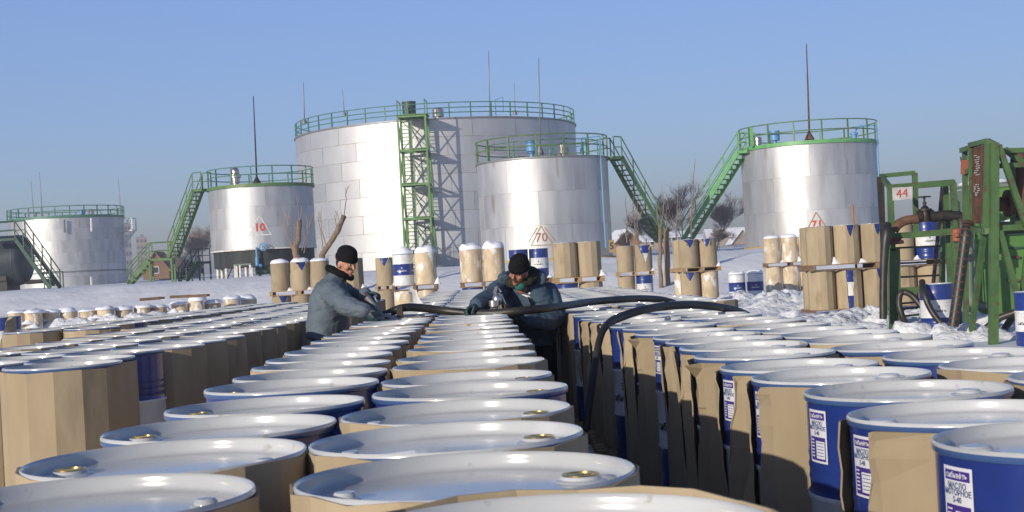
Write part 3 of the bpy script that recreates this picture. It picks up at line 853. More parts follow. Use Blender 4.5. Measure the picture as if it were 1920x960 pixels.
GROUP = 'oil drums standing on the filling yard'
def drum(x, y, z, label, near, phi=0, gold=True, body='bwb', sleeve=None, srot=0, cap=None, lab=None, text=None, open_=False):
    t = thing('oil_drum', label, 'drum', (x, y, z), 0, GROUP)
    t.rotation_euler = (rnd.uniform(-.007, .007), rnd.uniform(-.007, .007), 0)
    k = 0 if near else 1
    link('steel_body', BODY[body][k], t)
    l = link('lid', LID[k], t, rotz=phi)
    link('large_bung', BUNG_G if gold else BUNG_W, l, (.205, 0, .851))
    link('small_bung', BUNG_S, l, (-.208, 0, .851))
    if sleeve is not None: link('cardboard_sleeve', sleeve, t, rotz=srot)
    if cap is not None: link('snow_cap', CAPS[cap % 4], t, (0, 0, .866), rotz=cap)
    if lab is not None: link('printed_label', STICK, t, rotz=lab)
    if text is not None:
        for q in text: link('printed_name', TXT_DARK if body == 'bwb' else TXT_WHITE, t, rotz=q)
    return t

# pallets
_pb = {}
def pallet(x, y, z, w, l, label, rot=0, m='wood', group='wooden pallets under the drums', nb=7):
    t = thing('wooden_pallet', label, 'pallet', (x, y, z), rot, group)
    key = (w, l, m)
    if key not in _pb:
        _pb[key] = (MB().box((0, 0, 0), (w, l / nb * .78, .021)).mesh('deck_board', M[m]), MB().box((0, 0, 0), (.095, l - .01, .098)).mesh('stringer', M[m]), MB().box((0, 0, 0), (w, .1, .02)).mesh('base_board', M[m]))
    a, b, c_ = _pb[key]
    for i in range(nb): link('deck_board', a, t, (0, -l / 2 + l / nb * (i + .5), .1325))
    for s in (-1, 0, 1):
        link('stringer', b, t, (s * (w / 2 - .06), 0, .0715))
        link('base_board', c_, t, (0, s * (l / 2 - .06), .0105))
    return t

PZ = .144
RT = lambda top, *t: (top, t)
tearpool = [((R(-176), R(15), .55, R(10)),), ((R(-178), R(24), .60, R(8)), (R(-122), R(7), .25, R(6))), ((R(-186), R(34), .75, R(6)),), ((R(-174), R(26), .50, R(9)),), ((R(-172), R(14), .62, R(12)), (R(-205), R(9), .35, R(9))), ((R(-170), R(8), .40, R(12)), (R(-140), R(6), .22, R(5)))]
rnd = random.Random(11)
far = MB()
def far_drum(x, y, z, top):
    far.mi = 0; r = DR
    far.lathe([(r, top - .012), (r - .004, top), (r - .01, top - .004), (r - .02, top - .024), (.01, top - .024)], 14, (x, y, z))
    far.mi = 1 if rnd.random() < .85 else 2
    far.lathe([(.304, 0), (.304, top - .014 if far.mi == 1 else top - .012)], 14, (x, y, z))
ndrum = 0
def column(phrase, xf, y0, y1, yfar, zoff, spec=None, spacing=.612, seed=0, tornp=0.0, barep=.08, lab=None, goldang=0.0, whitebung=False, pal=False, jit=.012):
    """one column of drums running away from the camera; spec gives the look of the nearest ones"""
    rr = random.Random(seed); y = y0; i = 0
    while y < yfar:
        x = xf(y) + rr.uniform(-jit, jit); z = zoff + rr.uniform(-.004, .008)
        s = (spec or {}).get(i)
        if y < y1:
            near = y < 7.5
            if s is None:
                q = rr.random()
                if q < barep: s = ('bare',)
                elif q < barep + tornp: s = ('torn', rr.randrange(len(tearpool)))
                else: s = ('full', rr.choice((.858, .864, .870, .874, .878)), rr.randrange(6))
            phi = goldang + rr.uniform(-.25, .25) if len(s) < 4 or s[3] is None else s[3]
            gold = not whitebung
            if s[0] == 'bare':
                look = 'bare blue drum'; sl = None
            elif s[0] == 'torn':
                look = 'drum in torn cardboard sleeve'; sl = sleeve_mesh(14, .862 + .004 * (s[1] % 2), tearpool[s[1]], s[1])
            else:
                look = 'drum in cardboard sleeve'; sl = sleeve_mesh(20 if ('middle block' in phrase and y < 9) else 14 if s[2] % 2 else 12, round(s[1], 3), (), s[2])
            drum(x, y, z, f'{look}, {ORD[i]} from the front in {phrase}', near, phi, gold, 'bwb', sl, rr.uniform(-.08, .08) if s[0] == 'torn' else rr.uniform(0, 6.28),
                 lab=(lab + rr.uniform(-.05, .05)) if (lab is not None and y < 9) else None, text=(lab + .35, lab + .35 + PI) if (lab is not None and s[0] != 'full' and y < 12) else ((R(-60), R(120)) if s[0] == 'bare' and y < 20 else None))
        else:
            far_drum(x, y, z, .868)
        y += spacing + rr.uniform(-.02, .02); i += 1
lin = lambda d0, x0, d1, x1: (lambda d: x0 + (x1 - x0) * (d - d0) / (d1 - d0))
def pw(*pts):
    def f(d):
        if d <= pts[0][0]: a, b = pts[0], pts[1]
        else:
            for a, b in zip(pts, pts[1:]):
                if d <= b[0]: break
        return a[1] + (b[1] - a[1]) * (d - a[0]) / (b[0] - a[0])
    return f
CLx = pw((2.4, -.74), (5.4, -.77), (6.5, -.86), (13.9, -1.03), (36, -1.6))
CRx = pw((1.88, .02), (2.5, -.12), (3.1, -.165), (4.9, -.165), (13, -.41), (36, -1.0))
column('left column of middle block', CLx, 2.42, 19, 34, PZ, {0: ('full', .872, 1, .15 + PI), 1: ('full', .876, 3, PI - .05), 2: ('bare', 0, 0, PI - .15), 3: ('bare', 0, 0, PI - .1), 4: ('bare', 0, 0, PI + .1), 5: ('bare', 0, 0, PI), 6: ('full', .874, 2, PI), 7: ('full', .866, 1, PI), 8: ('full', .874, 0, PI)}, seed=1, goldang=PI, barep=.06)
column('right column of middle block', CRx, 1.88, 19, 34, PZ, {0: ('full', .888, 3, 2.2), 1: ('full', .876, 1, .22), 2: ('full', .872, 5, .25), 3: ('full', .877, 3, .1), 4: ('bare', 0, 0, .2), 5: ('full', .872, 1, .25)}, seed=2, goldang=.2, barep=.05)
ZR = PZ - .057
R1x = pw((2.95, 1.14), (3.55, 1.115), (4.2, 1.10), (5.4, 1.04), (7.9, 1.02), (13.3, .72), (20, .57), (32, .5))
R2x = pw((4.2, 1.76), (5.98, 1.63), (8, 1.60), (13.3, 1.34), (20, 1.19), (32, 1.12))
R3x = pw((13.3, 1.96), (20, 1.81), (32, 1.74))
LAB = R(-166)
column('left column of right block', R1x, 2.95, 19.5, 31, ZR, {0: ('bare', 0, 0, 2.9), 1: ('torn', 2, 0, 2.9), 2: ('bare', 0, 0, .3), 3: ('torn', 0, 0, .45), 4: ('torn', 3, 0, .4), 5: ('torn', 1, 0, .5), 6: ('torn', 4, 0, .5), 7: ('torn', 5, 0, .6), 8: ('bare', 0, 0, .5), 9: ('torn', 1, 0, .5), 10: ('torn', 4, 0, .4), 11: ('bare', 0, 0, .4), 12: ('torn', 5, 0, .4)}, seed=3, tornp=.8, barep=.12, lab=LAB, goldang=.45, whitebung=True)
column('middle column of right block', R2x, 4.25, 18.5, 31, ZR, {2: ('bare', 0, 0, .5)}, seed=14, barep=.06, goldang=.45, whitebung=True)
column('right column of right block', R3x, 14.5, 18, 30, ZR, None, seed=5, barep=.1, goldang=.45, whitebung=True)
L1x = pw((7.3, -2.31), (7.9, -2.40), (8.5, -2.38), (9.2, -2.27), (12.8, -2.22), (26, -2.6))
L2x = lambda d: L1x(d) - .615
L3x = lambda d: L1x(d) - 1.23
column('right column of left block', L1x, 7.3, 17.5, 26, PZ, {0: ('full', .862, 1), 1: ('full', .86, 3), 2: ('bare',)}, seed=6, barep=.03, goldang=.3)
column('middle column of left block', L2x, 8.0, 17, 26, PZ, None, seed=7, barep=.06, goldang=.3)
column('left column of left block', L3x, 8.9, 17, 26, PZ, None, seed=8, barep=.06, goldang=.3)
L5x = pw((15.5, -4.56), (26, -4.62)); L6x = lambda d: L5x(d) - .615
column('right column of far left block', L5x, 15.5, 20, 29, PZ, {0: ('full', .862, 3), 2: ('bare',)}, seed=9, barep=.05)
column('left column of far left block', L6x, 15.4, 19, 29, PZ, {0: ('full', .866, 1)}, seed=10, barep=.03)
fo = link('distant_drums', far.mesh('distant_drums', [M['white'], M['kraft'], M['blue']], 50), kind='stuff')

# pallets under the blocks, two by two
def pal_row(phrase, xa, xb, y0, n, z, w=1.22):
    for i in range(n):
        y = y0 + i * 1.224
        pallet((xa(y) + xb(y)) / 2, y, z, w, 1.2, f'wooden pallet under the drums of the {phrase}, {ORD[i]} from the front')
pal_row('middle block', CLx, CRx, 2.2, 14, 0.0, 1.28)
pal_row('right block', R1x, R2x, 3.3, 13, -.057, 1.3)
pal_row('left block', L1x, L2x, 7.65, 9, 0.0)
pal_row('far left block', L5x, L6x, 15.75, 4, 0.0)
mb = MB()
for k in range(60):
    y = 3 + k * .28; x = (CRx(y) + R1x(y)) / 2 + rnd.uniform(-.22, .22)
    s = rnd.uniform(.04, .14)
    mb.box((x, y, -.02 + rnd.uniform(0, .02) + zg(x, y) + .02), (s * 1.7, s, .012), Matrix.Rotation(rnd.uniform(0, 3), 3, 'Z'))
link('cardboard_scraps', mb.mesh('cardboard_scraps', M['kraft']), kind='stuff')

# ------------------------------------------------------------------ pallet stacks behind the yard
SL = dict(
    kr=lambda s: sleeve_mesh(26, .872, (), 20 + s % 3, 'kraftpale', .297, wob=2),
    kc=lambda s: sleeve_mesh(26, .866, (), 30 + s % 2, 'kraft', .297),
    ko=lambda s: sleeve_mesh(12, .868, (), 40 + s % 3, 'kraft', .297),
    kv=lambda s: sleeve_mesh(26, .868, ((R(-90 + (s * 37) % 50 - 25), R(26), .26, R(26)),), 50 + s % 3, 'kraft', .297),
    kp=lambda s: sleeve_mesh(12, .868, ((R(-84), R(17), .25, R(17)),), 60, 'kraft', .297),
    kb=lambda s: sleeve_mesh(26, .868, ((R(-84), R(40), .52, R(40)),), 61, 'kraft', .297),
    kg=lambda s: sleeve_mesh(12, .868, ((R(-98), R(16), 1.9, R(16)),), 62, 'kraft', .297),
)
DESC = dict(kr='pale cardboard drum', kc='round cardboard drum', ko='faceted cardboard drum', kv='drum with a blue notch', kp='faceted drum with blue cutout', kb='drum torn open in a blue V', kg='drum with a blue strip', bw='bare blue and white drum', wb='white drum with blue band')
CNT = {}
def stack(where, px, d, nx, layers, ny=1, rot=0.0, snow=(0, 0), skirt=True, pm='wood', base_pal=True, sink=0.0):
    """layers: bottom to top, each a string list of styles for the front row"""
    X = P(px, 500, d).x; z = min(zgr(X, d), zgr(X, d + .3)) - sink
    seed = int(px)
    rr = random.Random(seed)
    cs, sn = math.cos(rot), math.sin(rot)
    for li, st in enumerate(layers):
        lname = ('lower', 'upper')[li] if len(layers) == 2 else 'single'
        if base_pal or li > 0:
            yc = .62 * (ny - 1) / 2
            pallet(X - yc * sn, d + yc * cs, z, .62 * nx + .03, .62 * ny + .03, f'{"upper" if li else "lower"} pallet of the {where}', rot, pm, 'pallets of the drum stacks', nb=4 if ny == 1 else 7)
            z += PZ
        for j in range(ny):
            for i in range(nx):
                s = st[i] if j == 0 else ('ko' if st[i] in ('ko', 'kp', 'kg') else 'kc' if rr.random() < .7 else 'kr')
                lx = (i - (nx - 1) / 2) * .62; ly = j * .615
                pos = {1: '', 2: ('left', 'right')[i % 2] if nx == 2 else '', 3: ('left', 'middle', 'right')[i % 3] if nx == 3 else ''}.get(nx, '') if nx < 4 else ORD[i] + ' from left'
                lab = f'{DESC[s]}, {lname} {pos}{" rear" if j else ""} in {where}'.replace('  ', ' ')
                body = 'wbw' if s == 'wb' else 'bwb'
                sleeve = SL[s](seed + i + li * 3) if s in SL else None
                cap = (seed + i) if (snow[li] and (li == len(layers) - 1)) else None
                txt = (R(-95), R(-10)) if sleeve is None else None
                t = drum(X + lx * cs - ly * sn, d + lx * sn + ly * cs, z, lab, False, rr.uniform(0, 6), False, body, sleeve, rr.uniform(-.06, .06), cap, text=txt)
                if snow[li] > 1 and cap is not None:
                    for ch in t.children:
                        if ch.name.startswith('snow_cap'): ch.scale = (1.02, 1.02, 1.6)
                if skirt and li and j == 0 and rr.random() < .75:
                    link('snow_pile', SKIRT[rr.randrange(3)], t, (.31, -.14, -.005)).scale = (rr.uniform(.7, 1.1), 1, rr.uniform(.6, 1.15))
        z += .88
S1 = 'stack left of the grey-jacketed man'
stack(S1, 562, 45, 3, [['kv', 'kc', 'kc'], ['kc', 'kv', 'kc']], snow=(0, 1))
stack('narrow stack behind the grey-jacketed man', 661, 42, 1, [['ko'], ['ko']], pm='wooddark')
stack('stack between the two men, leftmost', 722, 46, 1, [['kc'], ['kv']], rot=-.05)
stack('snowcapped stack between the men', 777, 40, 2, [['kr', 'kr'], ['wb', 'kr']], snow=(0, 2), pm='wooddark')
stack('snowcapped stack behind the blue-jacketed man', 905, 39, 2, [['bw', 'kc'], ['kr', 'kr']], snow=(0, 2), pm='wooddark')
stack('blue stack behind the black cap', 992, 43, 2, [['bw', 'ko'], ['bw', 'bw']], pm='wooddark', rot=.25)
stack('stack right of the blue-jacketed man', 1083, 36.5, 2, [['bw', 'ko'], ['ko', 'ko']], rot=.12)
stack('stack before the pollard stumps', 1190, 49, 2, [['kc', 'bw'], ['kc', 'kb']], snow=(0, 0), rot=.05)
stack('stack right of the pollard stumps', 1310, 45, 2, [['kv', 'kr'], ['kv', 'kv']], ny=2, rot=.22)
stack('pair standing alone on shaded snow', 1397, 49.5, 2, [['wb', 'wb']], base_pal=False, snow=(1,), sink=.02, skirt=False)
stack('snowy stack before the right tank', 1482, 51.5, 3, [['kr', 'kr', 'kr'], ['kr', 'kr', 'kr']], snow=(0, 1), pm='wooddark')
stack('long stack behind the green rack', 1640, 33, 5, [['ko', 'kg', 'kp', 'ko', 'kc'], ['ko', 'kp', 'kp', 'kc', 'bw']], ny=2, pm='wooddark')
stack('front place at the left picture edge', -3, 30, 1, [['kb']], snow=(0,), skirt=False)
stack('rear place at the left picture edge', 8, 31.0, 1, [['bw']], snow=(0,), skirt=False)
# snow-buried row on the left
for i in range(14):
    px = 28 + i * 34 + rnd.uniform(-4, 4)
    d = 49.5 + i * .25 + rnd.uniform(-.3, .3); q = P(px, 580, d)
    t = drum(q.x, d, .02 + rnd.uniform(-.1, .08), f'pale snow-buried drum in the far left row, {ORD[i]} from the left', False, 0, False, 'bwb', SL['kr'](i), i, cap=i)
    for ch in t.children:
        if ch.name.startswith('snow_cap'): ch.scale = (1.1 + rnd.uniform(0, .2), 1.15, .8 + rnd.uniform(0, .8)); ch.location.x += rnd.uniform(-.06, .06)
    for k in range(2): link('snow_pile', SKIRT[rnd.randrange(3)], t, (rnd.uniform(-.3, .3), -.3, rnd.uniform(.35, .6)), rnd.uniform(-.4, .4)).scale = (2.0, 1.6, rnd.uniform(.5, 1.2))
for i, (xa, xb, y, lab) in enumerate(((262, 300, 561, 'short brown beam lying on the snow of the far left row'), (318, 388, 556, 'long brown beam lying on the snow of the far left row'))):
    a, b = P(xa, y + 1, 50.3), P(xb, y - 2, 50.6)
    t = thing('wooden_beam', lab, 'beam', a)
    part('beam', MB().bar((0, 0, 0), b - a, .14, .10).bar((0, .16, .01), (b - a) * .9 + Vector((.2, .16, .01)), .10, .08), M['wooddark'], t)
lumps('snow_crust', P(0, 560, 51).x - 1, P(500, 560, 51).x, 49.3, 54.8, .14, .36, 5, .7)
o = bpy.data.objects['snow_crust']
for v in o.data.vertices: v.co.z += (.42 + .16 * noise.noise(Vector((v.co.x * .8, 3, 1)))) * (1 - ss(53.2, 54.8, v.co.y)) * ss(49.3, 50.0, v.co.y)
lumps('snow_heap', 3.4, 9.8, 22.5, 32.4, .085, .42, 12, .8)
lumps('snow_clods', 5.2, 9.5, 34.8, 44, .13, .7, 21, 1.5)

# ------------------------------------------------------------------ trees
def bare_tree(label, base, H, seed, m='twig', spread=.55, levels=4, nb=4, r=None, lean=0.0, trunk=.3, cat='tree', group=None, thin=1.0):
    rr = random.Random(seed); base = Vector(base)
    H *= 1.3
    t = thing('bare_tree', label, cat, base, 0, group)
    tm, cm = MB(), MB(); r = r or H * .012
    def grow(p, dirv, L, rad, lv, mb):
        pts = [p]; d = dirv.copy(); rs = [rad]; n = 4 if lv > 1 else 3
        for i in range(n):
            d = (d + Vector((rr.uniform(-1, 1), rr.uniform(-1, 1), rr.uniform(-.3, .6))) * .16).normalized()
            pts.append(pts[-1] + d * L / n); rs.append(rad * (1 - .6 * (i + 1) / n))
        mb.tube(pts, rs, 5 if lv == levels else 3, caps=False)
        if lv == 0: return
        k = nb + (1 if lv < levels else 1)
        for i in range(k):
            f = rr.uniform(.25, 1.0) if lv < levels else rr.uniform(.35, 1.0)
            q = f * n; j = min(n - 1, int(q)); pp = pts[j].lerp(pts[j + 1], q - j)
            a = rr.uniform(0, 2 * PI); s = spread * rr.uniform(.6, 1.3)
            side = Vector((math.cos(a), math.sin(a), 0)); nd = (d * (1 - s * .4) + side * s + Vector((0, 0, .18))).normalized()
            grow(pp, nd, L * rr.uniform(.58, .84), max(rs[j] * .55, .009 * thin), lv - 1, cm)
    grow(Vector((0, 0, -.2)), Vector((lean, 0, 1)).normalized(), H * trunk + .2, r, levels, tm)
    part('trunk', tm, M['bark'], t, True)
    part('crown', cm, M[m], t)
    return t
def tpx(label, px, d, H, seed, **k):
    x = P(px, 480, d).x; return bare_tree(label, (x, d, zg(x, d) - .1), H, seed, **k)
tpx('tall bushy bare tree between the two green stairs', 1283, 128, 4.4, 3, spread=.62, levels=5, nb=4, thin=1.05, trunk=.42)
tpx('leaning bare tree right of the bright green stair', 1343, 132, 4.0, 4, m='twig', lean=.35, spread=.6, levels=5, nb=4, thin=1.05, trunk=.4)
tpx('small dark bush beside the orange gabled house', 1172, 150, 2.4, 5, spread=.8, levels=5, nb=4, thin=1.12, m='twig', trunk=.35)
tpx('low brown bush behind the foot of the left green stair', 1212, 138, 3.4, 6, m='twig', spread=.75, levels=5, nb=4, thin=0.93, trunk=.38)
tpx('wide low brown bush in the middle of the gap', 1245, 140, 2.8, 7, m='twig', spread=.8, levels=5, nb=4, thin=0.99, trunk=.38)
tpx('brown bush left of the right tank', 1350, 150, 2.3, 8, m='twigpale', spread=.85, levels=5, nb=4, thin=0.99, trunk=.38)
tpx('small brown bush close to the right tank wall', 1378, 155, 2.2, 9, m='twigpale', spread=.8, levels=4, nb=3, thin=0.99, trunk=.38)
tpx('bare tree left of the tank marked 10', 372, 160, 4.3, 10, m='twigpale', spread=.6, levels=5, nb=4, thin=1.12, trunk=.4)
tpx('bare tree seen under the landing of the left stair', 335, 170, 3.6, 11, m='twigpale', spread=.6, levels=4, nb=4, thin=1.05, trunk=.4)
tpx('bushy bare tree behind the brown gabled cottage', 300, 180, 2.8, 12, m='twigpale', spread=.7, levels=4, nb=4, thin=1.05, trunk=.4)
def sapling(label, px, py0, py1, d, seed, lean):
    rr = random.Random(seed); a, b = P(px, py0, d), P(px + lean, py1, d)
    t = thing('bare_sapling', label, 'sapling', a, 0)
    v = b - a; pts = [Vector((0, 0, 0))]
    for i in range(1, 6): pts.append(v * i / 5 + Vector((rr.uniform(-.06, .06), 0, 0)) * (i < 5))
    part('stem', MB().tube(pts, [.03, .028, .024, .02, .016, .008], 4), M['twig'], t)
    mb = MB()
    for k in range(5):
        p = v * rr.uniform(.15, .55); e = p + Vector((rr.uniform(-.5, .5), rr.uniform(-.3, .3), rr.uniform(.6, 1.2)))
        mb.tube([p, p.lerp(e, .5) + Vector((.06, 0, -.05)), e], [.015, .012, .006], 3)
    part('side_shoots', mb, M['twig'], t)
sapling('tall thin sapling right of the tank marked 70', 1176, 455, 367, 62, 1, -3)
sapling('thin sapling standing left of the pollard stumps', 1190, 455, 362, 62, 2, -1)
sapling('tall thin shoot left of the bright green stair', 1268, 450, 345, 62, 3, 4)
sapling('tallest thin shoot beside the bright green stair', 1296, 445, 298, 64, 4, 8)
def pollard(label, px, py, d, limbs, shoots, seed):
    rr = random.Random(seed); base = P(px, py, d); base.z = zgr(base.x, d) - .15
    t = thing('pollard_tree', label, 'tree', base)
    tm = MB(); cm = MB()
    for pts, r0_, r1_ in limbs:
        q = [P(a, b, d + dd) - base for a, b, dd in pts]
        if pts[0][1] > 470 and pts[0][0] == px: q = [Vector((q[0].x, q[0].y, 0))] + q
        n = len(q); sub = []
        for i in range(n - 1):
            for s in range(3): sub.append(q[i].lerp(q[i + 1], s / 3) + Vector((rr.uniform(-.02, .02), 0, rr.uniform(-.02, .02))))
        sub.append(q[-1]); k = len(sub)
        tm.tube(sub, [(r0_ + (r1_ - r0_) * i / (k - 1)) * rr.uniform(.9, 1.12) for i in range(k)], 9)
    for (a, b), (e, f), r in shoots:
        p0, p1 = P(a, b, d) - base, P(e, f, d + rr.uniform(-.5, .5)) - base
        mid = p0.lerp(p1, .5) + Vector((rr.uniform(-.12, .12), 0, rr.uniform(-.1, .1)))
        cm.tube([p0, mid, p1], [r, r * .75, r * .35], 4)
        for k in range(3):
            s0 = p0.lerp(p1, rr.uniform(.3, .8)); cm.tube([s0, s0 + (p1 - p0) * .3 + Vector((rr.uniform(-.2, .2), 0, rr.uniform(0, .2)))], [r * .5, r * .25], 3)
    part('trunk', tm, M['bark'], t, True)
    part('crown', cm, M['twigpale'], t)
pollard('pollarded tree with an upright stub before the tank marked 10', 556, 480, 57, [([(556, 480, 0), (552, 462, 0)], .16, .13), ([(552, 466, 0), (560, 448, 0), (561, 413, .2)], .13, .10), ([(553, 466, 0), (546, 461, 0)], .10, .07)],
        [((547, 462), (521, 410), .025), ((561, 413), (556, 360), .02), ((561, 413), (568, 385), .02), ((547, 462), (536, 395), .022), ((560, 440), (540, 400), .015), ((566, 470), (588, 395), .02), ((570, 475), (578, 400), .02)], 1)
pollard('leaning pollard limb beside the grey-jacketed man', 603, 478, 56, [([(603, 478, 0), (625, 446, 0), (634, 430, 0), (645, 405, .2)], .13, .10)],
        [((645, 405), (648, 352), .02), ((632, 432), (626, 400), .018), ((612, 462), (600, 396), .02), ((606, 470), (595, 405), .02), ((634, 428), (632, 395), .012)], 2)
pollard('slim pollard trunk with mossy bark, left of the stumps pair', 1238, 500, 57, [([(1238, 500, 0), (1237, 460, 0), (1238, 428, 0)], .085, .07)], [((1238, 430), (1243, 360), .022), ((1238, 430), (1230, 395), .018)], 3)
pollard('thicker cut pollard trunk, right of the stumps pair', 1251, 500, 57.5, [([(1251, 500, 0), (1250, 460, 0), (1249, 428, 0)], .12, .10)], [((1250, 430), (1255, 365), .02), ((1252, 450), (1262, 400), .015)], 4)
pollard('short leaning pollard stub behind the left green stair foot', 1196, 465, 70, [([(1196, 465, 0), (1192, 445, 0), (1194, 432, 0)], .14, .10)], [((1194, 434), (1186, 380), .02), ((1193, 440), (1203, 395), .018)], 5)

# ------------------------------------------------------------------ far buildings
def house(name, label, px, d, w, dep, hw, hr, wall, roof, rot=0.0, wins=((0, .55),), snow=True, dz=0.0, gable=True):
    x = P(px, 480, d).x; z = zg(x, d) + dz
    t = thing(name, label, 'house', (x, d, z), rot)
    mb = MB().box((0, 0, hw / 2), (w, dep, hw))
    if gable: mb.add([(-w / 2, -dep / 2, hw), (w / 2, -dep / 2, hw), (0, -dep / 2, hw + hr), (-w / 2, dep / 2, hw), (w / 2, dep / 2, hw), (0, dep / 2, hw + hr)], [(0, 1, 2), (3, 5, 4)])
    part('wall', mb, M[wall], t)
    mb = MB(); e = .35
    if gable:
        for s in (-1, 1): mb.bar((s * (w / 2 + e), 0, hw - e * hr / (w / 2)), (0, 0, hw + hr + .05), dep + .7, .12, up=(0, 0, 1))
    else:
        for s in (-1, 1): mb.bar((0, s * (dep / 2 + e), hw - e * hr / (dep / 2)), (0, 0, hw + hr + .05), w + .7, .12)
    part('roof', mb, M[roof], t)
    for wx, wz in wins:
        f = part('window', MB().box((wx * w, -dep / 2 - .02, wz * hw), (.75, .08, .85)), M['whitepaint'], t)
        part('pane', MB().box((wx * w, -dep / 2 - .065, wz * hw), (.58, .02, .68)), M['window'], f)
    return t
house('cottage', 'brown gabled cottage under the landing of the left green stair', 299, 172, 3.1, 4, 1.2, 2.0, 'brownwall', 'wooddark', 0, ((0, .9),), dz=.1)
house('cottage', 'low house with a blue grey roof right of the brown cottage', 336, 176, 4.2, 4, .9, 1.8, 'greybrick', 'roofblue', 0, (), gable=False)
house('cottage', 'orange gabled house with snowy roof right of the tank marked 70', 1168, 165, 3.0, 3.4, 1.4, 1.2, 'orangewall', 'snowcap', .3, ((0, .7),), dz=.15)
house('cottage', 'low house with snowy roof between the pollard stumps and the bright stair', 1272, 175, 2.6, 3, 1.2, .5, 'greybrick', 'snowcap', 0, ((-.2, .6), (.2, .6)), gable=False, dz=.6)
house('cottage', 'low red brown house far left of the right tank', 1362, 210, 5.4, 4, 1.5, 1.0, 'brick', 'snowcap', 0, ((-.25, .6), (.2, .6)), gable=False, dz=.2)
house('cottage', 'snowy gable roof touching the right tank edge', 1390, 190, 2.6, 4, .5, 1.5, 'brick', 'snowcap', 0, (), dz=.3)
house('cottage', 'low shed with a snowy roof behind the brown bushes', 1222, 200, 4.4, 4, 1.3, .7, 'brick', 'snowcap', 0, ((0, .6),), gable=False, dz=.2)
house('cottage', 'wide low dark house behind the pollard stumps', 1318, 230, 5, 4, 1.0, .5, 'orangewall', 'snowcap', 0, ((-.2, .6), (.15, .6)), gable=False, dz=.6)
def block(label, px, ptop, pbot, w_px, d, wall, floors, cols):
    a = P(px, ptop, d); b = P(px, pbot, d); w = w_px / FPX * d; h = a.z - b.z + 3
    t = thing('apartment_block', label, 'building', (b.x, d, b.z - 3), .3)
    part('wall', MB().box((0, 0, h / 2), (w, w * .8, h)), M[wall], t)
    part('roof', MB().box((0, 0, h + .2), (w * .98, w * .78, .4)).box((w * .1, 0, h + .9), (w * .3, w * .3, 1.2)), M['greybrick'], t)
    pm = MB().box((0, 0, 0), (w / cols * .5, .15, h / floors * .45)).mesh('window', M['window'])
    for f in range(1, floors):
        for c_ in range(cols): link('window', pm, t, ((c_ - (cols - 1) / 2) * w / cols, -w * .4 - .03, h / floors * (f + .5)))
block('pale tower block far away behind the left green stair', 268, 446, 515, 20, 620, 'brick', 7, 3)
block('grey apartment block far behind the left stair', 366, 440, 500, 24, 640, 'brick', 6, 4)
block('narrow grey tower just right of the far left tank', 243, 420, 515, 12, 480, 'greybrick', 7, 2)
block('low far apartment block between the stair and the tank marked 10', 312, 482, 512, 30, 640, 'brick', 3, 5)

# ------------------------------------------------------------------ green filling racks on the right
def bars(name, root, segs, w, m, h=None):
    for a, b in segs:
        part(name, MB().bar(a - root.location, b - root.location, w, h or w), m, root)
G = M['riggreen']
dF, dB = 26.0, 27.3
zgd = zg(P(1700, 600, 26).x, 26)
def G0(p): return Vector((p.x, p.y, zg(p.x, p.y) - .05))
o = P(1700, 600, dF); FR = thing('filling_rack', 'green steel filling rack carrying a gate valve and a plate with red 44', 'filling rack', G0(o))
a1, a2 = P(1669, 352, dF), P(1787, 342, dF)
b1, b2 = P(1675, 612, dF), P(1795, 600, dF)
bars('post', FR, [(a1, P(1673, 470, dF)), (P(1671, 466, dF), G0(P(1672, 612, dF))), (P(1681, 466, dF), G0(P(1684, 612, dF))), (a2, P(1792, 440, dF)), (P(1788, 440, dF), G0(P(1797, 600, dF)))], .10, G)
bars('crossbar', FR, [(P(1666, 352, dF), P(1788, 342, dF)), (P(1671, 443, dF), P(1793, 434, dF)), (P(1668, 546, dF), P(1730, 543, dF))], .11, G)
c1, c2 = P(1652, 330, dB), P(1715, 324, dB)
bars('rear_post', FR, [(c1, G0(P(1659, 600, dB))), (c2, P(1718, 436, dB)), (P(1769, 345, dB), G0(P(1762, 560, dB))), (P(1772, 345, dF + .4), G0(P(1783, 560, dF + .4)))], .09, G)
bars('rear_crossbar', FR, [(c1, c2), (c1, a1), (P(1769, 345, dB), a2), (P(1655, 468, dB), P(1674, 444, dF))], .08, G)
bars('angle_iron', FR, [(P(1649, 332, dB - .3), P(1657, 470, dB - .3))], .10, M['iron'], .05)
for y0, x1 in ((463, 1765), (492, 1763), (518, 1761), (543, 1722), (568, 1724), (592, 1722)):
    part('rung', MB().bar(P(1680, y0 + 2, dF + .05) - FR.location, P(x1, y0 - 2, dF + .6) - FR.location, .035, .035), M['iron'], FR)
bars('rear_diagonal', FR, [(P(1767, 350, dB - .2), P(1750, 532, dB - .4))], .05, M['iron'])
pl = part('number_plate', MB().add([p - FR.location for p in (P(1673, 352, dF - .1), P(1711, 350, dF - .1), P(1711, 373, dF - .1), P(1674, 376, dF - .1))], [(3, 2, 1, 0)]).add([p - FR.location + Vector((0, .02, 0)) for p in (P(1673, 352, dF - .1), P(1711, 350, dF - .1), P(1711, 373, dF - .1), P(1674, 376, dF - .1))], [(0, 1, 2, 3)]), M['offwhite'], FR)
ctr = P(1691, 363, dF - .11) - FR.location
vs, fs = text2d('44', .22, -.002); part('painted_number', MB().add([(ctr.x + x, ctr.y - .006, ctr.z + y + x * .05) for x, y in vs], fs), M['red'], pl)
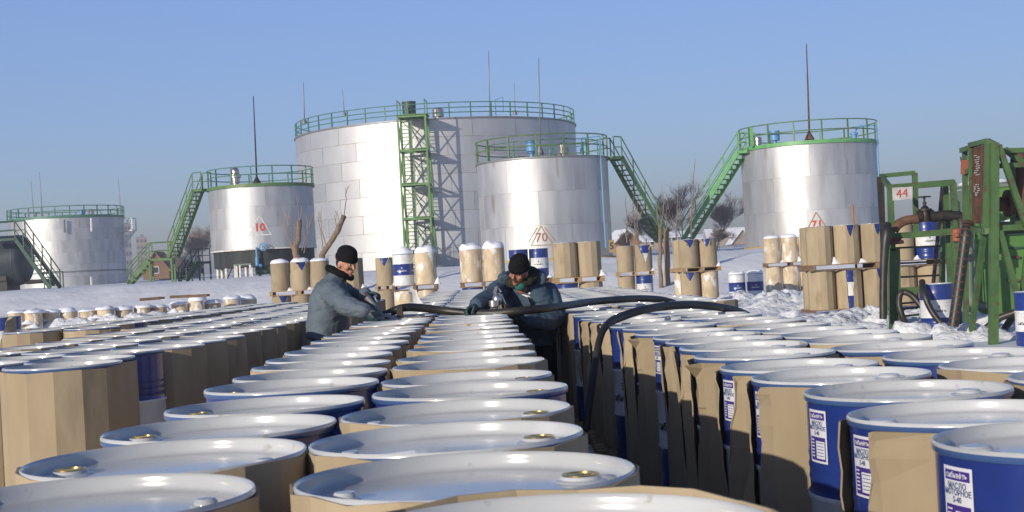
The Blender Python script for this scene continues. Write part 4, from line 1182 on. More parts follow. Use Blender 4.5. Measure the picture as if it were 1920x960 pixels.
# pipe, valve, wheel
def px_tube(root, pts, r, n=8):
    return MB().tube([P(*p) - root.location for p in pts], r, n)
def smooth_path(pts, n=6):
    """Catmull-Rom through world points"""
    out = []; k = len(pts)
    for i in range(k - 1):
        p0, p1, p2, p3 = pts[max(i - 1, 0)], pts[i], pts[i + 1], pts[min(i + 2, k - 1)]
        for s in range(n):
            t = s / n
            out.append(.5 * ((2 * p1) + (p2 - p0) * t + (2 * p0 - 5 * p1 + 4 * p2 - p3) * t * t + (3 * p1 - p0 - 3 * p2 + p3) * t ** 3))
    out.append(pts[-1]); return out
def hose(name, label, pts, r, cat='hose', m='hose', n=10, rings=0, taper=None, group=None):
    w = smooth_path([P(*p) for p in pts]); o = w[0].copy()
    t = thing(name, label, cat, o, 0, group)
    rs = r if taper is None else [r * taper(i / (len(w) - 1)) for i in range(len(w))]
    part('rubber_tube', MB().tube([p - o for p in w], rs, n), M[m], t, 60)
    if rings:
        L = len(w) - 1
        for i in range(rings):
            q = (i + .5) / rings * L; j = min(L - 1, int(q)); p = w[j].lerp(w[j + 1], q - j); dv = (w[j + 1] - w[j]).normalized()
            part('wire_ring', MB().tube([p - o - dv * .007, p - o + dv * .007], (r if taper is None else r * taper(q / L)) * 1.035, n), M['rust'], t)
    return t
mb = MB().tube([p - FR.location for p in smooth_path([P(1676, 432, dF), P(1684, 421, dF), P(1700, 413, dF), P(1722, 411, dF)])], .085, 10)
part('inlet_pipe', mb, M['rust'], FR, True)
mb = MB().tube([p - FR.location for p in smooth_path([P(1746, 407, dF), P(1780, 404, dF), P(1797, 406, dF), P(1803, 418, dF), P(1804, 440, dF)])], .10, 10)
part('outlet_pipe', mb, M['iron'], FR, True)
vc = P(1735, 407, dF) - FR.location; k_ = dF / 2700
VS = .64
gv = part('gate_valve', MB().lathe([(.01, -.14), (.10, -.13), (.13, -.02), (.12, .08), (.12, .17), (.19, .175), (.19, .235), (.12, .24), (.08, .30), (.045, .32), (.045, .38), (.06, .39), (.06, .42), (.03, .43), (.03, .60), (.01, .6)], 18), M['iron'], FR, 40, loc=vc)
gv.scale = (VS, VS, VS)
for s in (-1, 1): part('flange', MB().lathe([(.01, -.03), (.17, -.03), (.17, .03), (.01, .03)], 18, Vector((s * .14, 0, .03)), rot=Matrix.Rotation(PI / 2, 3, 'Y')).lathe([(.01, -.03), (.165, -.03), (.165, .03), (.01, .03)], 18, Vector((s * .2, 0, .03)), rot=Matrix.Rotation(PI / 2, 3, 'Y')), M['iron'], gv, 40)
mb = MB().tube([Vector((.17 * math.cos(2 * PI * i / 16), .17 * math.sin(2 * PI * i / 16), .57)) for i in range(17)], .02, 6)
for q in range(3): mb.bar(Vector((.17 * math.cos(q * PI / 3), .17 * math.sin(q * PI / 3), .57)), -Vector((.17 * math.cos(q * PI / 3), .17 * math.sin(q * PI / 3), -.57)), .025, .02)
part('hand_wheel', mb, M['iron'], gv, 40)
part('drain_cock', MB().lathe([(.06, -.12), (.09, -.1), (.09, .1), (.06, .12)], 10, P(1794, 441, dF - .1) - FR.location).ell(P(1794, 441, dF - .2) - FR.location, (.05, .05, .05)), M['redrust'], FR, 40)
part('pipe_collar', MB().lathe([(.10, -.06), (.16, -.05), (.16, 0), (.12, .02), (.12, .05), (.15, .06)], 12, P(1678, 452, dF) - FR.location), M['rust'], FR, 40)

hose('hanging_hose', 'thick black hose hanging straight down from the left end of the filling rack', [(1664, 420, 25.7), (1662, 440, 25.6), (1658, 480, 25.6), (1656, 540, 25.6), (1656, 598, 25.6)], .078, taper=lambda t: .85 + .3 * math.sin(min(1, t * 1.6) * PI) * .6 + .02, n=12)
hose('hanging_hose', 'thick ribbed hose hanging slantwise from the right green frame', [(1815, 418, 23.0), (1811, 440, 22.9), (1803, 500, 22.9), (1795, 560, 22.9), (1787, 612, 22.9)], .085, rings=17, n=14, m='hose')
hose('black_hose', 'black hose looping from the rack down into the snow left of the barrel', [(1728, 575, 25.5), (1712, 556, 25.6), (1697, 548, 25.7), (1688, 552, 25.7), (1686, 572, 25.7), (1694, 598, 25.6), (1706, 618, 25.4), (1716, 628, 25.2)], .055)
hose('black_hose', 'black hose curving across the front of the blue and white barrel', [(1729, 528, 25.0), (1733, 552, 24.7), (1748, 585, 24.6), (1770, 612, 24.5), (1790, 626, 24.4), (1806, 640, 24.2)], .055)
hose('black_hose', 'upper of two black hoses rising behind the thick green post', [(1826, 640, 23.4), (1850, 615, 23.3), (1875, 596, 23.2), (1905, 585, 23.1), (1930, 570, 23)], .06)
hose('black_hose', 'lower of two black hoses rising behind the thick green post', [(1868, 640, 23.6), (1880, 622, 23.6), (1893, 603, 23.5), (1905, 590, 23.4), (1918, 582, 23.3)], .06)

# right frame with the mesh panel
d0 = 22.0
F2 = thing('loading_frame', 'tall green steel frame with a rusty mesh panel at the right edge', 'steel frame', G0(P(1862, 640, d0)))
bars('main_post', F2, [(P(1864, 268, d0), G0(P(1862, 645, d0)))], .125, G)
bars('panel_post', F2, [(P(1852, 263, d0 + .1), P(1847, 433, d0 + .1)), (P(1821, 270, d0 + 1.0), P(1822, 425, d0 + 1.0)), (P(1809, 280, d0 + 1.8), G0(P(1812, 640, d0 + 1.8))), (P(1846, 430, d0 + .4), G0(P(1818, 640, d0 + 1.2)))], .075, G)
bars('top_beam', F2, [(P(1852, 264, d0 + .1), P(1819, 272, d0 + 1)), (P(1803, 282, d0 + 1.8), P(1822, 276, d0 + 1.0)), (P(1852, 264, d0 + .1), P(1868, 272, d0)), (P(1866, 283, d0 + .3), P(1940, 281, d0 + .3)), (P(1852, 312, d0 + .2), P(1940, 308, d0 + .2)), (P(1808, 322, d0 + 1.8), P(1822, 320, d0 + 1))], .075, G)
bars('lower_beam', F2, [(P(1820, 428, d0 + 1), P(1848, 434, d0 + .1)), (P(1848, 434, d0 + .1), P(1868, 430, d0)), (P(1866, 428, d0 + .1), P(1940, 425, d0 + .1)), (P(1845, 423, d0 + .4), P(1935, 418, d0 + .6))], .09, G)
bars('diagonal', F2, [(P(1872, 272, d0), P(1925, 425, d0)), (P(1884, 280, d0 + .4), P(1935, 318, d0 + .4)), (P(1874, 432, d0), P(1912, 570, d0)), (P(1912, 570, d0), P(1925, 640, d0)), (P(1854, 288, d0 + .3), P(1868, 300, d0 + 1))], .085, G)
bars('side_strut', F2, [(P(1899, 310, d0 + .8), P(1899, 420, d0 + .8)), (P(1914, 575, d0 + .1), P(1925, 480, d0 + .1))], .07, G)
# mesh panel built of wires
MP = part('mesh_panel', MB().bar(P(1822, 274, d0 + .97) - F2.location, P(1848, 266, d0 + .17) - F2.location, .03, .03), G, F2)
pa, pb, pc, pd = P(1823, 277, d0 + .95), P(1847, 270, d0 + .2), P(1845, 420, d0 + .2), P(1823, 418, d0 + .95)
mb = MB()
for i in range(13):
    t = i / 12; mb.bar(pa.lerp(pb, t) - F2.location, pd.lerp(pc, t) - F2.location, .008, .008)
for i in range(46):
    t = i / 45; mb.bar(pa.lerp(pd, t) - F2.location, pb.lerp(pc, t) - F2.location, .008, .008)
w = part('mesh_wire', mb, M['rust'], F2); w['kind'] = 'stuff'
back = [q - F2.location + Vector((.05, .06, 0)) for q in (pa, pb, pc, pd)]
part('mesh_backing', MB().add(back, [(3, 2, 1, 0)]).add([q + Vector((.012, .015, 0)) for q in back], [(0, 1, 2, 3)]), M['rust'], F2)
# worn lettering remains on the panel
mb = MB(); rr = random.Random(4)
for (t0, t1) in ((.12, .40), (.50, .66)):
    for k in range(10 if t0 < .3 else 6):
        t = t0 + (t1 - t0) * k / (10 if t0 < .3 else 6)
        for s in range(3):
            u0_ = .28 + rr.uniform(-.08, .3); p = pa.lerp(pb, u0_).lerp(pd.lerp(pc, u0_), t)
            mb.bar(p - F2.location + Vector((-.02, -.015, 0)), p - F2.location + Vector((-.02, -.015, 0)) + (pb - pa) * rr.uniform(.05, .14), .006, .014)
part('worn_lettering', mb, M['offwhite'], F2)['kind'] = 'stuff'
part('small_plate', MB().bar(P(1813, 300, d0 + 1.5) - F2.location, P(1813, 327, d0 + 1.5) - F2.location, .2, .02), M['redrust'], F2)
part('hook', MB().tube([P(*q) - F2.location for q in ((1801, 294, d0 + 1.7), (1802, 302, d0 + 1.7), (1806, 303, d0 + 1.7))], .015, 5), M['iron'], F2)
part('pipe', MB().tube([p - F2.location for p in smooth_path([P(1848, 390, d0 + .9), P(1870, 384, d0 + .9), P(1900, 381, d0 + .9), P(1940, 379, d0 + .9)])], .12, 10).lathe([(.01, -.04), (.22, -.04), (.22, .04), (.01, .04)], 16, P(1891, 382, d0 + .9) - F2.location, rot=Matrix.Rotation(PI / 2, 3, 'Y')), M['rust'], F2, 40)
part('big_valve', MB().lathe([(.12, -.5), (.2, -.45), (.22, -.1), (.15, 0), (.10, .35), (.16, .4), (.14, .55), (.05, .6)], 14, P(1916, 355, d0 + .9) - F2.location), M['rust'], F2, 40)

# green cabinet / tank behind
dc = 28.0
pA = P(1845, 640, dc); 
CB = thing('green_cabinet', 'big green sheet steel container with snow on its roof behind the frame', 'container', G0(pA))
htop = P(1845, 352, dc).z - CB.location.z
wid = 2.6
part('front_wall', MB().box((wid / 2 + .0, .03, htop / 2), (wid, .06, htop)), M['cab'], CB)
sl_ = Vector((-.05, 1.6, 0))
part('side_wall', MB().add([(0, 0, 0), tuple(sl_), (sl_.x, sl_.y, htop), (0, 0, htop), (.05, 0, 0), (sl_.x + .05, sl_.y, 0), (sl_.x + .05, sl_.y, htop), (.05, 0, htop)], [(0, 3, 2, 1), (4, 5, 6, 7), (0, 1, 5, 4), (3, 7, 6, 2)]), M['greengrey'], CB)
part('roof', MB().add([(-.04, -.05, htop), (wid, -.05, htop), (wid, 1.6, htop + .1), (sl_.x - .05, 1.55, htop + .05), (-.04, -.05, htop + .06), (wid, -.05, htop + .06), (wid, 1.6, htop + .16), (sl_.x - .05, 1.55, htop + .11)], [(0, 3, 2, 1), (4, 5, 6, 7), (0, 1, 5, 4), (0, 4, 7, 3)]), M['greengrey'], CB)
part('snow_cover', MB().ell((.45, .8, htop + .12), (.5, .6, .09), n=18).ell((1.6, .8, htop + .12), (1.0, .65, .07), n=18), M['snowcap'], CB, True)
zb1 = P(1880, 428, dc).z - CB.location.z; zb2 = P(1880, 405, dc).z - CB.location.z
part('ledge', MB().box((wid / 2, -.12, zb1), (wid, .3, .10)), M['cab'], CB)
part('ledge_snow', MB().ell((.75, -.12, zb1 + .07), (.45, .13, .10), n=14), M['snowcap'], CB, True)
for y_ in (440, 466): part('rib', MB().box((wid / 2 + .1, -.03, P(1880, y_, dc).z - CB.location.z), (wid - .3, .05, .04)), M['greendark'], CB)
for y_ in (482, 526): part('door_hinge', MB().bar(P(1890, y_, dc - .06) - CB.location, P(1912, y_, dc - .06) - CB.location, .04, .05), M['rust'], CB)
part('corner_strip', MB().box((-.02, -.01, htop / 2), (.10, .1, htop)), M['cab'], CB)
part('elbow_pipe', MB().tube([p - CB.location for p in smooth_path([P(1816, 440, dc - .4), P(1816, 530, dc - .4), P(1819, 560, dc - .4), P(1830, 573, dc - .4), P(1846, 574, dc - .3)])], .085, 10), M['greengrey'], CB, True)
part('grime_sill', MB().ell((1.0, -.35, .05), (1.4, .3, .16), n=16), M['dirt'], CB, True)
tall = P(1912, 345, 36); 
mm = thing('green_mast', 'pale green steel mast behind the frame at the right edge', 'mast', (tall.x, 36, zg(tall.x, 36)))
mh = P(1912, 280, 36).z - mm.location.z
part('post', MB().box((0, 0, mh / 2), (.14, .14, mh)), M['green'], mm)
part('crosspiece', MB().box((.3, 0, mh - .06), (.7, .10, .10)), M['green'], mm)
for y_ in (1.2, 2.2, 3.2): part('rung', MB().box((.3, 0, y_), (.5, .06, .06)), M['green'], mm)

# barrels by the rack
q = P(1760, 632, 25.2); zz = P(1760, 531, 25.2).z - .88
drum(q.x, 25.2, zz, 'blue and white drum with printed name standing beside the filling rack', True, 1, False, 'bwb', None, text=(R(-101), R(80)))
q = P(1944, 650, 21.5); drum(q.x, 21.5, P(1944, 545, 21.5).z - .88, 'blue and white drum cut by the right picture edge', True, 1, False, 'bwb', None, text=(R(-140),))
q = P(1718, 545, 31.6); 
# rod standing in the snow among the stacks
a, b = P(1601, 418, 35), P(1598, 384, 35)
t = thing('wooden_stick', 'thin reddish stick standing up behind the long stack', 'stick', (a.x, a.y, a.z - 2.0))
part('stick', MB().tube([(0, 0, 0), (b.x - a.x, 0, b.z - a.z + 2.0)], .03, 6), M['orangewall'], t)

# ------------------------------------------------------------------ hoses over the drums
hose('filling_hose', 'long black hose lying over the drum lids between the two men', [(722, 591, 12.45), (738, 583, 12.5), (757, 577, 12.5), (785, 577, 12.55), (830, 582, 12.6), (880, 587, 12.52), (930, 587, 12.42), (985, 582, 12.42), (1040, 576, 12.75), (1110, 566, 14), (1170, 561, 14.6), (1215, 560, 15.1), (1250, 564, 15.4), (1290, 578, 15.6), (1310, 592, 15.7)], .036, n=12)
hose('filling_hose', 'thick black hose arching over the right block and hanging into the aisle', [(1099, 806, 9.2), (1106, 750, 9.35), (1116, 680, 9.55), (1127, 628, 9.75), (1143, 605, 9.9), (1170, 592, 10.1), (1210, 580, 10.3), (1260, 573, 10.6), (1310, 572, 10.9), (1360, 578, 11.2), (1395, 588, 11.5), (1420, 606, 11.7)], .031, n=12, taper=lambda t: .78 + .22 * ss(.28, .42, t))

# ------------------------------------------------------------------ people
def remesh(mb, vox, smooth=6, wr=0.0, wscale=9, seed=0):
    me = mb.mesh('tmp', [])
    o = bpy.data.objects.new('tmp', me); col.objects.link(o)
    md = o.modifiers.new('r', 'REMESH'); md.mode = 'VOXEL'; md.voxel_size = vox
    dg = bpy.context.evaluated_depsgraph_get()
    m2 = bpy.data.meshes.new_from_object(o.evaluated_get(dg))
    bpy.data.objects.remove(o); bpy.data.meshes.remove(me)
    bm = bmesh.new(); bm.from_mesh(m2)
    for _ in range(smooth): bmesh.ops.smooth_vert(bm, verts=bm.verts, factor=.5, use_axis_x=True, use_axis_y=True, use_axis_z=True)
    if wr:
        bm.normal_update()
        for v in bm.verts:
            p = v.co * wscale
            n = noise.noise(Vector((p.x, p.y, p.z * 1.8 + seed))) + .6 * (1 - 2 * abs(noise.noise(Vector((p.x * 1.7 + 5, p.y * 1.7, p.z * 3.6 + seed)))))
            v.co += v.normal * wr * n
    bm.to_mesh(m2); bm.free(); m2.shade_smooth()
    return m2
def loft(mb, pts, radii, fwd, n=20):
    """closed elliptical tube: radii = (front-back, sideways) per point"""
    fwd = Vector(fwd).normalized(); k = len(pts); vs = []; fs = []
    for i, p in enumerate(pts):
        t = (pts[min(i + 1, k - 1)] - pts[max(i - 1, 0)]).normalized()
        f = (fwd - t * fwd.dot(t)).normalized(); s = t.cross(f)
        for j in range(n):
            a = 2 * PI * j / n
            vs.append(p + f * (radii[i][0] * math.cos(a)) + s * (radii[i][1] * math.sin(a)))
    for i in range(k - 1):
        for j in range(n):
            j2 = (j + 1) % n; fs.append((i * n + j, i * n + j2, (i + 1) * n + j2, (i + 1) * n + j))
    fs.append(tuple(reversed(range(n)))); fs.append(tuple((k - 1) * n + j for j in range(n)))
    mb.add(vs, fs)
def limb(mb, pts, rs, n=12):
    mb.tube(smooth_path(pts, 4), [rs[0] + 0 for _ in range(0)] or [_interp(rs, i / ((len(pts) - 1) * 4)) for i in range((len(pts) - 1) * 4 + 1)], n)
    for p, r in ((pts[0], rs[0]), (pts[-1], rs[-1])): mb.ell(p, (r, r, r))
def _interp(rs, t):
    q = t * (len(rs) - 1); j = min(len(rs) - 2, int(q)); return rs[j] + (rs[j + 1] - rs[j]) * (q - j)
def hand(mb, W, dirv, normal, side, grow=0.0, curl=1.0):
    """palm, four curled fingers of unequal length and a thumb from the side of the palm; normal = out of the palm"""
    dv = Vector(dirv).normalized(); nv = Vector(normal); nv = (nv - dv * nv.dot(dv)).normalized(); sv = dv.cross(nv) * side
    g = grow
    rot = Matrix((sv, dv, nv)).transposed()
    mb.ell(W + dv * .050, (.041 + g, .054 + g, .017 + g), rot, 12, 8)
    mb.ell(W + dv * .03, (.032 + g, .035 + g, .02 + g), rot, 10, 6)
    for i, (o_, L, r) in enumerate(((.030, .078, .0095), (.010, .086, .0098), (-.011, .080, .0094), (-.031, .063, .0082))):
        p = W + dv * .092 + sv * o_; pts = [p - dv * .02, p]; a = 0
        for s, c_ in ((.45, .55), (.32, .75), (.23, .6)):
            a += c_ * curl
            p = p + (dv * math.cos(a) + nv * math.sin(a)) * L * s; pts.append(p)
        mb.tube(pts, [r + g, r + g, r * .97 + g, r * .9 + g, r * .75 + g], 8)
        mb.ell(pts[-1], (r * .75 + g,) * 3, None, 8, 6)
    p = W + dv * .025 + sv * .034; q1 = p + sv * .028 + dv * .028 + nv * .018; q2 = q1 + dv * .026 + nv * .024 - sv * .004; q3 = q2 + dv * .018 + nv * .018 - sv * .010
    mb.tube([p - sv * .01, p, q1, q2, q3], [.014 + g, .014 + g, .012 + g, .0108 + g, .008 + g], 8); mb.ell(q3, (.008 + g,) * 3, None, 8, 6)

def person(label, feet, H, f, N, torso, tr, fwd, armR, armL, hips, knees, ankles, skin, jacket, hem, opts):
    root = Vector(feet)
    t = thing('person', label, 'person', root)
    L = lambda p: Vector(p) - root
    f = Vector(f).normalized(); r = f.cross(Vector((0, 0, 1))).normalized(); u = r.cross(f).normalized()
    q_ = Quaternion(f, opts.get('headroll', 0.0)); r = q_ @ r; u = q_ @ u
    rotH = Matrix((r, f, u)).transposed()
    h = L(H); hp = lambda x, y, z: h + r * x + f * y + u * z
    # body: one continuous surface
    mb = MB()
    mb.ell(h + u * .02, (.072, .092, .108), rotH, 20, 14)
    mb.ell(hp(0, .028, -.062), (.052, .056, .056), rotH, 16, 10)     # jaw
    mb.ell(hp(0, .068, -.100), (.023, .019, .017), rotH)           # chin
    for s in (-1, 1):
        mb.ell(hp(s * .040, .060, -.030), (.026, .022, .022), rotH)     # cheek
        mb.ell(hp(s * .075, -.006, -.018), (.011, .020, .032), rotH)     # ear
        mb.ell(hp(s * .030, .079, .020), (.026, .013, .010), rotH)       # brow ridge
    mb.tube([hp(0, .082, .016), hp(0, .099, -.014), hp(0, .110, -.030)], [.010, .012, .015], 8)
    mb.ell(hp(0, .107, -.031), (.015, .013, .011), rotH)
    mb.ell(hp(0, .088, -.060), (.024, .011, .007), rotH); mb.ell(hp(0, .085, -.073), (.021, .011, .007), rotH)
    n_ = L(N)
    limb(mb, [n_ - Vector((0, 0, .06)), n_, hp(0, -.015, -.06)], [.068, .060, .056])
    loft(mb, [L(p) for p in torso], [(a * .78, b * .78) for a, b in tr], fwd)
    for arm, side, in ((armR, 1), (armL, -1)):
        limb(mb, [L(p) for p in arm[:3]], [.055, .042, .030])
        hand(mb, L(arm[2]), arm[3], arm[4], side)
    for k in range(2):
        limb(mb, [L(hips[k]), L(knees[k]), L(ankles[k])], [.085, .058, .042])
    b = link('body', remesh(mb, .0062, 3), t); b.data.materials.append(M[skin])
    # face details
    for s in (-1, 1):
        link('eye', MB().ell(hp(s * .030, .0795, .002), (.0125, .009, .0065), rotH, 10, 8).mesh('eye', M['eye'], True), t)
        link('pupil', MB().ell(hp(s * .030, .0868, .001), (.0058, .0035, .0055), rotH, 8, 6).mesh('pupil', M['hair'], True), t)
        link('eyebrow', MB().tube([hp(s * .012, .092, .021), hp(s * .030, .0935, .027), hp(s * .047, .082, .022)], [.004, .0048, .003], 6).mesh('eyebrow', M['hair'], True), t)
    link('lips', MB().tube([hp(-.023, .089, -.066), hp(0, .0975, -.065), hp(.023, .089, -.066)], [.002, .0045, .002], 6).mesh('lips', M['redrust'], True), t)
    if opts.get('moustache'):
        link('moustache', MB().tube([hp(-.031, .088, -.060), hp(-.014, .1, -.050), hp(0, .103, -.048), hp(.014, .1, -.050), hp(.031, .088, -.060)], [.003, .0065, .006, .0065, .003], 8).mesh('moustache', M['hair'], True), t)
    link('hair', MB().ell(hp(0, -.022, .004), (.0775, .078, .082), rotH, 18, 12).mesh('hair', M['hair'], True), t)
    # knitted cap
    tilt = Matrix.Rotation(opts.get('captilt', -.12), 3, 'X')
    rc = rotH @ tilt
    mb = MB(); prof = [(.087, .030), (.094, .028), (.098, .040), (.0985, .066), (.095, .074), (.0915, .078), (.0905, .095), (.082, .125), (.062, .148), (.035, .160), (.001, .164)]
    o_ = len(mb.v); nn = 40
    mb.lathe(prof, nn)
    vv = []
    for i, (x, y, z) in enumerate(mb.v):
        rib = 1 + .010 * math.cos(20 * math.atan2(y, x)) * (1 if z < .1 else .4)
        vv.append(h + rc @ Vector((x * .93 * rib, y * 1.12 * rib - .006, z + opts.get('capdz', 0))))
    mb.v = [tuple(v) for v in vv]
    part('knitted_cap', mb, M['knit'], t, True)
    # jacket
    mb = MB()
    loft(mb, [L(p) for p in torso], tr, fwd, 24)
    for arm in (armR, armL):
        cuff = L(arm[1]).lerp(L(arm[2]), .93)
        limb(mb, [L(arm[0]), L(arm[1]), cuff], opts['sleeve'], 14)
    for p, rr_ in opts.get('pads', ()): mb.ell(L(p), rr_)
    j = link('jacket', remesh(mb, .0105, 3, opts.get('wr', .006), 9, opts.get('seed', 0)), t); j.data.materials.append(M[jacket])
    # trousers and boots
    mb = MB()
    limb(mb, [L(hips[0]) + Vector((0, 0, .06)), L(hips[1]) + Vector((0, 0, .06))], [.13, .13])
    for k in range(2): limb(mb, [L(hips[k]), L(knees[k]), L(ankles[k])], [.115, .09, .082])
    tm = link('trousers', remesh(mb, .014, 4, .006, 8, 3), t); tm.data.materials.append(M['trousers'])
    fd = Vector((fwd[0], fwd[1], 0)).normalized()
    for k in range(2):
        a = L(ankles[k]); mb = MB()
        mb.tube([a + Vector((0, 0, .16)), a, a - Vector((0, 0, .04))], [.065, .058, .055], 10)
        mb.ell(a + fd * .07 - Vector((0, 0, .055)), (.05, .05, .045)); mb.ell(a + fd * .13 - Vector((0, 0, .062)), (.048, .055, .038)); mb.ell(a - Vector((0, 0, .055)), (.05, .05, .045))
        bo = link('boot', remesh(mb, .012, 3), t); bo.data.materials.append(M['boot'])
    # gloves
    for arm, side in ((armR, 1), (armL, -1)):
        mb = MB(); hand(mb, L(arm[2]), arm[3], arm[4], side, .0042)
        dv = Vector(arm[3]).normalized()
        mb.tube([L(arm[2]) - dv * .02, L(arm[2]) + dv * .03], [.042, .038], 12)
        gl = link('glove', remesh(mb, .0052, 2), t); gl.data.materials.append(M[opts['glove']])
        w0, w1 = L(arm[1]).lerp(L(arm[2]), .80), L(arm[2]) + dv * .012
        part('glove_cuff', MB().tube([w0, w0.lerp(w1, .6), w1], [.049, .052, .050], 14), M[opts['cuffm']], gl, 40)
    return t, j, L, hp, rotH

# --- man in the grey jacket
d1 = 12.8
feet = P(622, 700, d1); feet.z = 0.0
tor = [P(611, 636, d1), P(612, 612, d1), P(615, 585, d1), P(619, 560, d1), P(624, 543, d1), P(629, 529, d1), P(633, 519, d1), P(637, 512, d1)]
trr = [(.165, .25), (.172, .245), (.175, .245), (.175, .25), (.155, .24), (.105, .17), (.078, .09), (.070, .075)]
m1, j1, L1_, hp1, rH1 = person('man in a black knitted cap and grey jacket bending over a drum with a nozzle', feet, P(649, 493, 12.76), (.72, -.62, -.28), P(636, 520, 12.8), tor, trr, (.95, -.05, 0),
    (P(621, 549, 12.56), P(653, 574, 12.32), P(686, 583, 12.2), (.55, -.25, -.85), (.45, .7, .2)),
    (P(640, 546, 13.0), P(668, 562, 12.95), P(686, 553, 12.66), (.75, -.3, .1), (.2, -.3, -.9)),
    [Vector((feet.x - .02, d1 - .10, .82)), Vector((feet.x - .02, d1 + .11, .82))], [Vector((feet.x + .05, d1 - .11, .45)), Vector((feet.x + .02, d1 + .12, .45))], [Vector((feet.x, d1 - .11, .10)), Vector((feet.x - .06, d1 + .13, .10))],
    'skin', 'jacket1', None, dict(sleeve=[.098, .088, .066], glove='glove', cuffm='glovecuff', wr=.0105, seed=1, captilt=-.05, capdz=-.006, headroll=.0, pads=((P(606, 575, d1), (.12, .2, .14)),)))
mb = MB()
nb = L1_(P(637, 514, 12.8))
mb.tube([nb + Vector((.095 * math.cos(2 * PI * i / 16) * 1.05, .10 * math.sin(2 * PI * i / 16), .012 - .05 * math.cos(2 * PI * i / 16))) for i in range(17)], .029, 10)
fc = link('fur_collar', remesh(mb, .010, 2, .006, 40, 2), m1); fc.data.materials.append(M['knit'])
# --- man in the blue jacket
d2 = 13.2
feet = P(1000, 690, 13.3); feet.z = -.02
tor = [P(998, 640, 13.32), P(998, 622, 13.3), P(995, 600, 13.24), P(991, 575, 13.15), P(987, 555, 13.08), P(984, 538, 13.02), P(981, 526, 12.98), P(979, 519, 12.94)]
trr = [(.150, .225), (.155, .225), (.160, .230), (.165, .245), (.155, .255), (.11, .20), (.078, .10), (.068, .078)]
m2, j2, L2_, hp2, rH2 = person('man in a black knitted cap and blue jacket with a moustache, holding a hose nozzle', feet, P(973, 508, 12.80), (-.50, -.80, -.34), P(979, 526, 12.96), tor, trr, (-.42, -.90, 0),
    (P(937, 543, 12.98), P(917, 560, 12.72), P(893, 571, 12.52), (-.70, -.35, -.30), (.25, -.2, -.95)),
    (P(1029, 548, 13.12), P(1041, 598, 12.98), P(986, 600, 12.70), (-.90, -.25, .1), (0, -.25, .95)),
    [Vector((feet.x - .10, 13.3, .80)), Vector((feet.x + .12, 13.34, .80))], [Vector((feet.x - .11, 13.26, .44)), Vector((feet.x + .13, 13.28, .44))], [Vector((feet.x - .12, 13.36, .08)), Vector((feet.x + .12, 13.42, .08))],
    'skin2', 'jacket2', None, dict(sleeve=[.092, .085, .066], glove='glove', cuffm='canvas', wr=.0105, seed=5, moustache=True, captilt=-.16, capdz=-.004, headroll=-.30))
mb = MB(); nb = L2_(P(979, 527, 12.95))
mb.tube([nb + Vector((.125 * math.cos(2 * PI * i / 18), .115 * math.sin(2 * PI * i / 18), .035 + .05 * math.sin(2 * PI * i / 18) + .02 * math.cos(2 * PI * i / 18))) for i in range(19)], .045, 10)
fc = link('fur_collar', remesh(mb, .010, 2, .008, 40, 7), m2); fc.data.materials.append(M['fur'])
mb = MB(); mb.tube([nb + Vector((.16 * math.cos(a), .16 * math.sin(a), .02 + .03 * math.sin(a))) for a in [PI * (-.1 + 1.2 * i / 12) for i in range(13)]], .065, 10)
hd_ = link('hood', remesh(mb, .012, 4, .008, 12, 7), m2); hd_.data.materials.append(M['jacket2'])
part('scarf', MB().ell(L2_(P(975, 533, 12.84)), (.06, .05, .06)), M['scarf'], m2, True)
# badge and zip, laid on the jacket surface
from mathutils.bvhtree import BVHTree
def on_surface(j, root, px, py):
    bm = bmesh.new(); bm.from_mesh(j.data); bv = BVHTree.FromBMesh(bm); bm.free()
    o_ = Vector((0, 0, CAMZ)); dirv = (P(px, py, 10) - o_).normalized()
    hit = bv.ray_cast(o_ - root.location, dirv)
    return (hit[0], hit[1]) if hit[0] else (P(px, py, 13) - root.location, Vector((0, -1, 0)))
pts = [on_surface(j2, m2, x, y) for x, y in ((979, 552), (985, 554), (991, 556), (997, 560))]
part('chest_emblem', MB().tube([p + n * .003 for p, n in pts], [.004, .009, .012, .004], 5).ell(on_surface(j2, m2, 993, 550)[0] + Vector((0, -.004, 0)), (.012, .006, .010)), M['bandwhite'], m2, True)
pts = [on_surface(j2, m2, x, y) for x, y in ((974, 545), (968, 556), (963, 570), (962, 578), (963, 592), (966, 610), (968, 628))]
part('placket', MB().tube([p + n * .001 for p, n in pts], .010, 6), M['jacket2'], m2, True)
pts = [on_surface(j2, m2, x, y) for x, y in ((966, 622), (985, 619), (1005, 618), (1025, 616))]
part('waist_seam', MB().tube([p for p, n in pts], .008, 5), M['trousers'], m2, True)
pts = [on_surface(j1, m1, x, y) for x, y in ((598, 548), (604, 550), (611, 551), (617, 551))]
part('yoke_seam', MB().tube([p for p, n in pts], .005, 5), M['jacket1'], m1, True)

# nozzles
NZ = thing('filling_nozzle', 'grey metal filling nozzle held over the lid by the grey-jacketed man', 'nozzle', P(716, 592, 12.42))
o_ = NZ.location
part('spout', MB().tube([P(688, 557, 12.45) - o_, P(700, 571, 12.44) - o_, P(717, 592, 12.42) - o_], [.030, .026, .020], 10), M['greysteel'], NZ, 40)
part('lever', MB().bar(P(684, 549, 12.5) - o_, P(699, 560, 12.5) - o_, .03, .02).bar(P(699, 560, 12.5) - o_, P(704, 573, 12.46) - o_, .025, .02), M['iron'], NZ)
part('clamp', MB().box(P(750, 584, 12.48) - o_, (.05, .09, .10)).tube([P(720, 590, 12.44) - o_, P(733, 586, 12.48) - o_], .03, 8), M['iron'], NZ)
part('foot', MB().box(P(712, 592, 12.35) - o_, (.20, .05, .03)), M['greysteel'], NZ)
N2 = thing('filling_nozzle', 'grey metal valve nozzle in front of the blue-jacketed man', 'nozzle', P(918, 598, 12.5))
o_ = N2.location
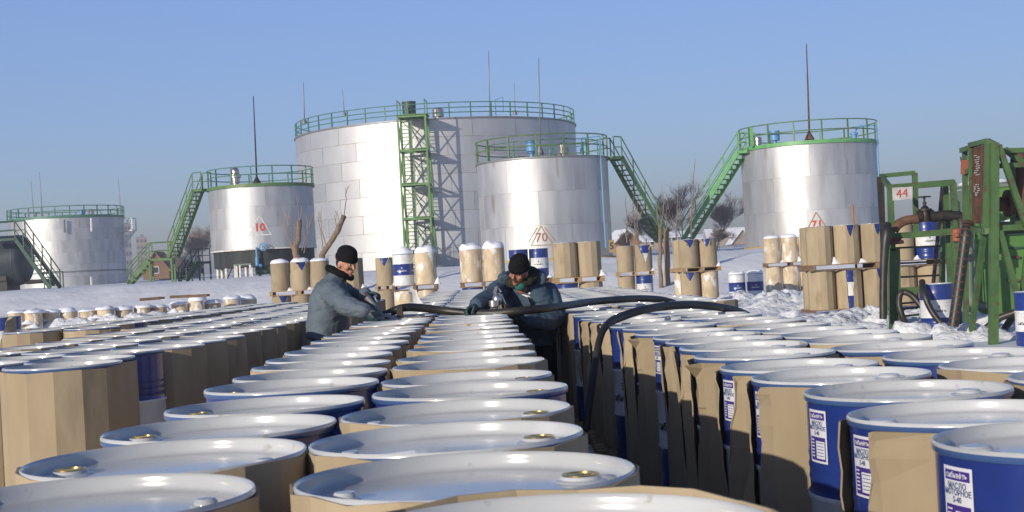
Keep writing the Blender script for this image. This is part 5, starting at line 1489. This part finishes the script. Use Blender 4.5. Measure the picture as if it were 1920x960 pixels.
part('blade', MB().bar(P(915, 597, 12.45) - o_, P(928, 573, 12.5) - o_, .05, .018, up=(0, -1, 0)), M['greysteel'], N2)
part('valve_body', MB().ell(P(932, 562, 12.52) - o_, (.045, .05, .06)).tube([P(927, 576, 12.5) - o_, P(937, 553, 12.54) - o_], [.032, .040], 10).tube([P(938, 556, 12.52) - o_, P(946, 573, 12.55) - o_], .022, 8).lathe([(.02, -.03), (.045, -.025), (.045, .025), (.02, .03)], 12, P(926, 569, 12.48) - o_), M['steel'], N2, 40)
part('lever', MB().bar(P(928, 551, 12.5) - o_, P(931, 538, 12.55) - o_, .03, .02).bar(P(931, 538, 12.55) - o_, P(939, 548, 12.55) - o_, .025, .02), M['greysteel'], N2)
part('coupling', MB().tube([P(943, 586, 12.6) - o_, P(958, 585, 12.6) - o_], .052, 12).tube([P(946, 570, 12.55) - o_, P(951, 600, 12.55) - o_], .03, 8).tube([P(950, 598, 12.52) - o_, P(961, 603, 12.5) - o_], .026, 8), M['iron'], N2, 40)
part('ring', MB().tube([P(942, 579, 12.56) - o_, P(948, 577, 12.56) - o_], .030, 10), M['gold'], N2, 40)

# crumpled white plastic sheet between the stacks
w = [P(770, 541, 19.2), P(779, 545, 19.1), P(785, 558, 19.0), P(797, 576, 18.8), P(812, 580, 18.6)]
t = thing('plastic_sheet', 'crumpled pale plastic sheet sticking up behind the black hose', 'plastic sheet', w[3])
mb = MB(); rr = random.Random(3); vs = []
for i, p in enumerate(w):
    for j in range(5): vs.append(p - w[3] + Vector((-.06 * j * (.4 + .3 * i) * .5 + rr.uniform(-.012, .012), .09 * j, -.012 * j + rr.uniform(-.02, .02))))
mb.add(vs, [(5 * i + j, 5 * i + j + 1, 5 * i + j + 6, 5 * i + j + 5) for i in range(4) for j in range(4)])
part('sheet', mb, M['bandwhite'], t, True)
for o in t.children: o.modifiers.new('thickness', 'SOLIDIFY').thickness = .004

# ------------------------------------------------------------------ winter haze over the whole yard
hz = MB().box((0, 4400, 8.2), (15600, 9600, 22.4))
hm = bpy.data.materials.new('winter_haze'); hm.use_nodes = True
hn = hm.node_tree; hn.nodes.remove(hn.nodes['Principled BSDF'])
pv = hn.nodes.new('ShaderNodeVolumePrincipled')
pv.inputs['Color'].default_value = (.86, .88, .93, 1); pv.inputs['Density'].default_value = .0013; pv.inputs['Anisotropy'].default_value = 0.2
hn.links.new(pv.outputs[0], hn.nodes['Material Output'].inputs['Volume'])
link('haze', hz.mesh('haze', hm), kind='stuff')
